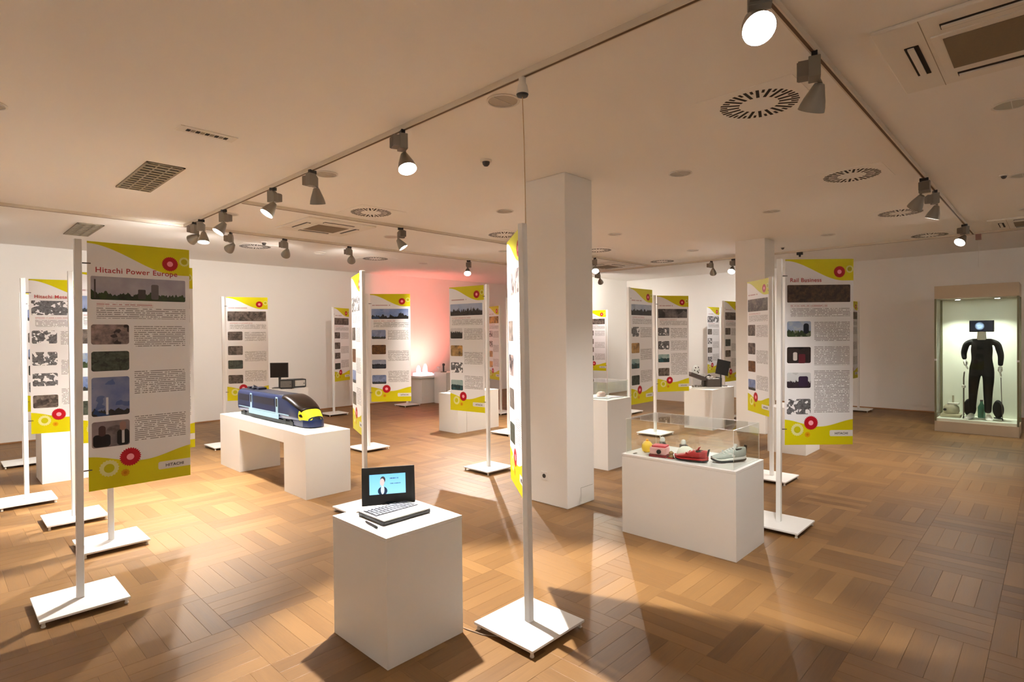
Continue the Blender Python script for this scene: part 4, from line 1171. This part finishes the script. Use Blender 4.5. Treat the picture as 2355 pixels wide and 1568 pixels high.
# ------------------------------------------------------------------ glass cabinet
VX0, VX1, VY0, VY1 = 11.13, 11.80, .392, 1.398
M_vit = simple('cabinet_frame', lin(190, 174, 150), .5, var=.03)
M_vitpost = simple('cabinet_post', lin(120, 118, 90), .3, var=.05, metal=.3)
M_vitin = simple('cabinet_lining', lin(226, 230, 214), .6, var=.02)
o = empty('glass_cabinet', ((VX0 + VX1) / 2, (VY0 + VY1) / 2, 0))
vx, vy = (VX1 - VX0) / 2, (VY1 - VY0) / 2
MB().box(-vx, vx, -vy, vy, 0, .165).build('base', M_vit, o, bevel=.003)
MB().box(-vx + .02, vx - .02, -vy + .02, vy - .02, .165, .205).build('floor_panel', M_vitin, o)
MB().box(-vx, vx, -vy, vy, 2.10, 2.30).build('top_box', M_vit, o, bevel=.003)
MB().box(vx - .03, vx - .012, -vy + .03, vy - .03, .206, 2.099).build('back_panel', M_vitin, o)
for sx in (-1, 1):
    for sy in (-1, 1):
        MB().box(sx * (vx - .0125) - .0125, sx * (vx - .0125) + .0125, sy * (vy - .0125) - .0125, sy * (vy - .0125) + .0125, .165, 2.10).build('corner_post', M_vitpost, o)
MB().box(-vx + .004, -vx + .010, -vy + .026, vy - .026, .206, 2.099).build('front_pane', M_glasscase, o)
for sy in (-1, 1):
    MB().box(-vx + .026, vx - .031, sy * (vy - .008) - .003, sy * (vy - .008) + .003, .206, 2.099).build('side_pane', M_glasscase, o)
    cl = MB().box(-vx - .002, -vx + .03, sy * vy - .014 * sy - .016, sy * vy - .014 * sy + .016, 1.12, 1.15).build('hinge', M_silver, o)
for sy in (-.24, .24):
    l_ = MB().lathe([(.04, 2.099), (.042, 2.088), (.034, 2.086)], 18, Matrix.Translation((-.02, sy, 0))).build('cabinet_lamp', M_silver, o, smooth=True)
    MB().lathe([(.030, 2.0862), (.030, 2.0845)], 18, Matrix.Translation((-.02, sy, 0))).build('lamp_glass', M_lens, l_)
    ld = bpy.data.lights.new('cabinet_beam', 'SPOT'); ld.energy = 34; ld.color = (1.0, .98, .86); ld.spot_size = R(115); ld.spot_blend = .6; ld.shadow_soft_size = .03
    lo = bpy.data.objects.new('cabinet_beam', ld); C.objects.link(lo); lo.parent = l_; lo.location = (-.02, sy, 2.075); lo.rotation_euler = (0, R(8), 0)
tag(o, 'tall glass cabinet with a lit interior by the right wall', 'cabinet')

# mannequin with a screen for a head
M_cloth = simple('black_cloth', (0.005, 0.0045, 0.0045), .85, var=.3, scale=20)
M_mannequin = simple('mannequin_white', (0.80, .80, .76), .5, var=.02)
def skin_obj(name, pts, edges, radii, mat, parent, root=0, sub=2):
    me = bpy.data.meshes.new(name); me.from_pydata([tuple(p) for p in pts], edges, [])
    ob = bpy.data.objects.new(name, me); C.objects.link(ob); ob.parent = parent
    sk = ob.modifiers.new('skin', 'SKIN'); sk.use_smooth_shade = True
    for i, sv in enumerate(me.skin_vertices[0].data if me.skin_vertices else []):
        pass
    if not me.skin_vertices:
        bm_ = bmesh.new(); bm_.from_mesh(me); bm_.verts.layers.skin.verify(); bm_.to_mesh(me); bm_.free()
    for i, sv in enumerate(me.skin_vertices[0].data):
        r_ = radii[i]; sv.radius = (r_, r_) if not isinstance(r_, tuple) else r_
        sv.use_root = (i == root)
    ss = ob.modifiers.new('subsurf', 'SUBSURF'); ss.levels = sub; ss.render_levels = sub
    dg = bpy.context.evaluated_depsgraph_get()
    m2 = bpy.data.meshes.new_from_object(ob.evaluated_get(dg))
    ob.modifiers.clear(); ob.data = m2; m2.name = name
    m2.materials.clear(); m2.materials.append(mat)
    m2.polygons.foreach_set('use_smooth', [True] * len(m2.polygons))
    return ob
mq = empty('mannequin', (11.43, .84, .206))
# local frame: faces -X; +Y is its right arm in the picture's left
P_ = [(0, 0, .80), (0, 0, .93), (0, 0, 1.08), (0, 0, 1.20), (0, 0, 1.26),                  # pelvis .. chest, neck base
      (0, .12, 1.215), (0, .185, 1.19), (.01, .222, 1.03), (-.04, .205, .93),              # right arm bent slightly forward
      (0, -.12, 1.215), (0, -.185, 1.19), (.01, -.228, 1.0), (-.015, -.222, .835),           # left arm hanging
      (0, .085, .74), (-.005, .105, .42), (-.01, .115, .09),                               # right leg
      (0, -.085, .74), (-.005, -.075, .42), (-.01, -.075, .09)]                            # left leg
E_ = [(0, 1), (1, 2), (2, 3), (3, 4), (3, 5), (5, 6), (6, 7), (7, 8), (3, 9), (9, 10), (10, 11), (11, 12), (0, 13), (13, 14), (14, 15), (0, 16), (16, 17), (17, 18)]
R_ = [(.095, .135), (.088, .128), (.098, .150), (.095, .135), (.06, .075), .058, .052, .042, .032, .058, .052, .042, .032, .085, .062, .044, .085, .062, .044]
skin_obj('clothed_body', P_, E_, R_, M_cloth, mq)
MB().lathe([(.062, 1.24), (.055, 1.30), (.052, 1.37)], 18).build('neck', M_mannequin, mq, smooth=True)
def hand(base, d, name='hand'):
    base = Vector(base); d = Vector(d).normalized(); sd = d.cross(Vector((1, 0, 0))).normalized() * 1.0
    fw = Vector((-1, 0, 0))
    pts = [base, base + d * .05, base + d * .085]
    ed = [(0, 1), (1, 2)]; ra = [.024, (.034, .02), (.036, .017)]
    for k in range(4):
        b0 = base + d * .085 + fw * (-.026 + .017 * k)
        i = len(pts)
        ln = (.062, .074, .078, .068)[k]
        pts += [b0 + d * .012, b0 + d * (ln * .6) + sd * .006, b0 + d * ln + sd * .018]
        ed += [(2, i), (i, i + 1), (i + 1, i + 2)]; ra += [.0095, .009, .0075]
    i = len(pts)
    pts += [base + d * .045 + fw * .034, base + d * .078 + fw * .052, base + d * .102 + fw * .056]
    ed += [(1, i), (i, i + 1), (i + 1, i + 2)]; ra += [.011, .010, .008]
    skin_obj(name, pts, ed, ra, M_mannequin, mq, 0, 1)
hand((-.042, .205, .935), (-.10, -.10, -.6))
hand((-.016, -.222, .84), (-.12, .02, -.8))
for y in (.12, -.075):
    rg = []
    for t, hw, h_ in ((0, .030, .075), (.06, .036, .085), (.12, .040, .07), (.19, .046, .05), (.24, .042, .036), (.265, .022, .022)):
        rg.append([Vector((.06 - t, y + (y > 0) * t * .18 - (y < 0) * t * .12 + hw * math.cos(2 * PI * k / 16), max(0, h_ / 2 + h_ / 2 * math.sin(2 * PI * k / 16)))) for k in range(16)])
    MB().loft(rg).build('foot', M_mannequin, mq, smooth=True)
hd = MB().box(-.045, .045, -.148, .148, 1.365, 1.545).build('head_screen', M_black, mq, bevel=.006)
def head_mat():
    m, nt, bs = new_mat('head_picture')
    b = NB(nt); uvn = nt.nodes.new('ShaderNodeUVMap'); u, v, _ = b.sep(uvn.outputs[0])
    nz = b.noise(b.xyz(u, v, 2.0), 5.0, 2.0)
    du = b.m('DIVIDE', b.m('SUBTRACT', u, .42), .22); dv = b.m('DIVIDE', b.m('SUBTRACT', v, .5), .42)
    e_ = b.m('SUBTRACT', 1.0, b.m('ADD', b.m('MULTIPLY', du, du), b.m('MULTIPLY', dv, dv)), clamp=True)
    col = b.mix(b.m('MULTIPLY', e_, b.m('MULTIPLY', nz, 1.7, clamp=True)), (0.004, 0.005, 0.012, 1), (0.45, 0.6, 0.85, 1))
    bs.inputs['Base Color'].default_value = (.01, .01, .012, 1)
    b.lk(col, bs.inputs['Emission Color']); bs.inputs['Emission Strength'].default_value = .9
    return m
uv_quad('picture', [Vector(p) for p in ((-.0465, .135, 1.378), (-.0465, -.135, 1.378), (-.0465, -.135, 1.532), (-.0465, .135, 1.532))], head_mat(), hd)
tag(mq, 'mannequin in black clothes with a screen instead of a head', 'mannequin')
# things around its feet
def disc(x, y, rz, label):
    o = empty('black_disc', (x, y, .206), rz)
    MB().lathe([(.001, -.03), (.12, -.022), (.145, 0), (.12, .022), (.001, .03)], 24, Matrix.Translation((0, 0, .150)) @ Matrix.Rotation(R(90), 4, 'X') @ Matrix.Diagonal((.62, 1, 1, 1))).build('shell', M_cloth, o, smooth=True)
    MB().box(-.05, .05, -.03, .03, 0, .02).build('rest', M_black, o, bevel=.004)
    tag(o, label, 'black disc', 'black discs beside the mannequin')
disc(11.60, 1.0, R(70), 'black rounded disc behind the left foot of the mannequin')
disc(11.62, .655, R(50), 'black rounded disc right of the mannequin feet')
o = empty('green_bottle', (11.60, .855, .206))
MB().lathe([(.045, 0), (.048, .01), (.048, .17), (.02, .23), (.018, .27)], 16).build('glass_body', simple('bottle_green', lin(70, 120, 96), .2), o, smooth=True)
MB().lathe([(.020, .265), (.020, .285)], 12).build('cap', M_darkgrey, o)
tag(o, 'green bottle between the mannequin legs', 'bottle')
o = empty('walking_cane', (11.36, 1.055, .206))
MB().tube([(0, .0, .0), (0, .0, .64), (-.03, -.01, .72), (-.055, -.015, .74)], .009, 8).build('shaft', M_rib, o, smooth=True)
MB().lathe([(.004, .48), (.024, .49), (.026, .52), (.004, .535)], 14).build('knob', M_mannequin, o, smooth=True)
MB().lathe([(.014, 0), (.011, .03)], 10).build('ferrule', M_foot, o)
tag(o, 'thin grey cane with a white knob left of the mannequin', 'cane')
o = empty('walking_stick', (11.46, .615, .206))
MB().tube([(0, -.02, 0), (0, -.005, .45), (0, .0, .66)], .005, 8).build('shaft', M_rib, o, smooth=True)
MB().lathe([(.010, 0), (.008, .02)], 10, Matrix.Translation((0, -.02, 0))).build('ferrule', M_foot, o)
tag(o, 'thin stick under the lower hand of the mannequin', 'stick')
o = empty('white_apparatus', (11.50, 1.225, .206), R(0))
M_app = simple('apparatus_white', lin(196, 190, 164), .5, var=.12, scale=14)
MB().box(-.13, .13, -.13, .13, 0, .05).build('base', M_app, o, bevel=.01)
MB().lathe([(.09, .05), (.11, .09), (.10, .16), (.06, .20)], 18).build('drum', M_app, o, smooth=True)
MB().box(-.06, .06, -.10, .05, .20, .225).build('tray', M_mannequin, o, bevel=.004)
MB().lathe([(.02, 0), (.02, .03)], 12, Matrix.Translation((-.11, .07, .12)) @ Matrix.Rotation(R(-90), 4, 'Y')).build('dial', M_black, o)
MB().tube([(.03, -.02, .22), (.03, -.02, .34)], .012, 8).build('post', M_app, o, smooth=True)
tag(o, 'cream coloured apparatus in the corner of the glass cabinet', 'apparatus')
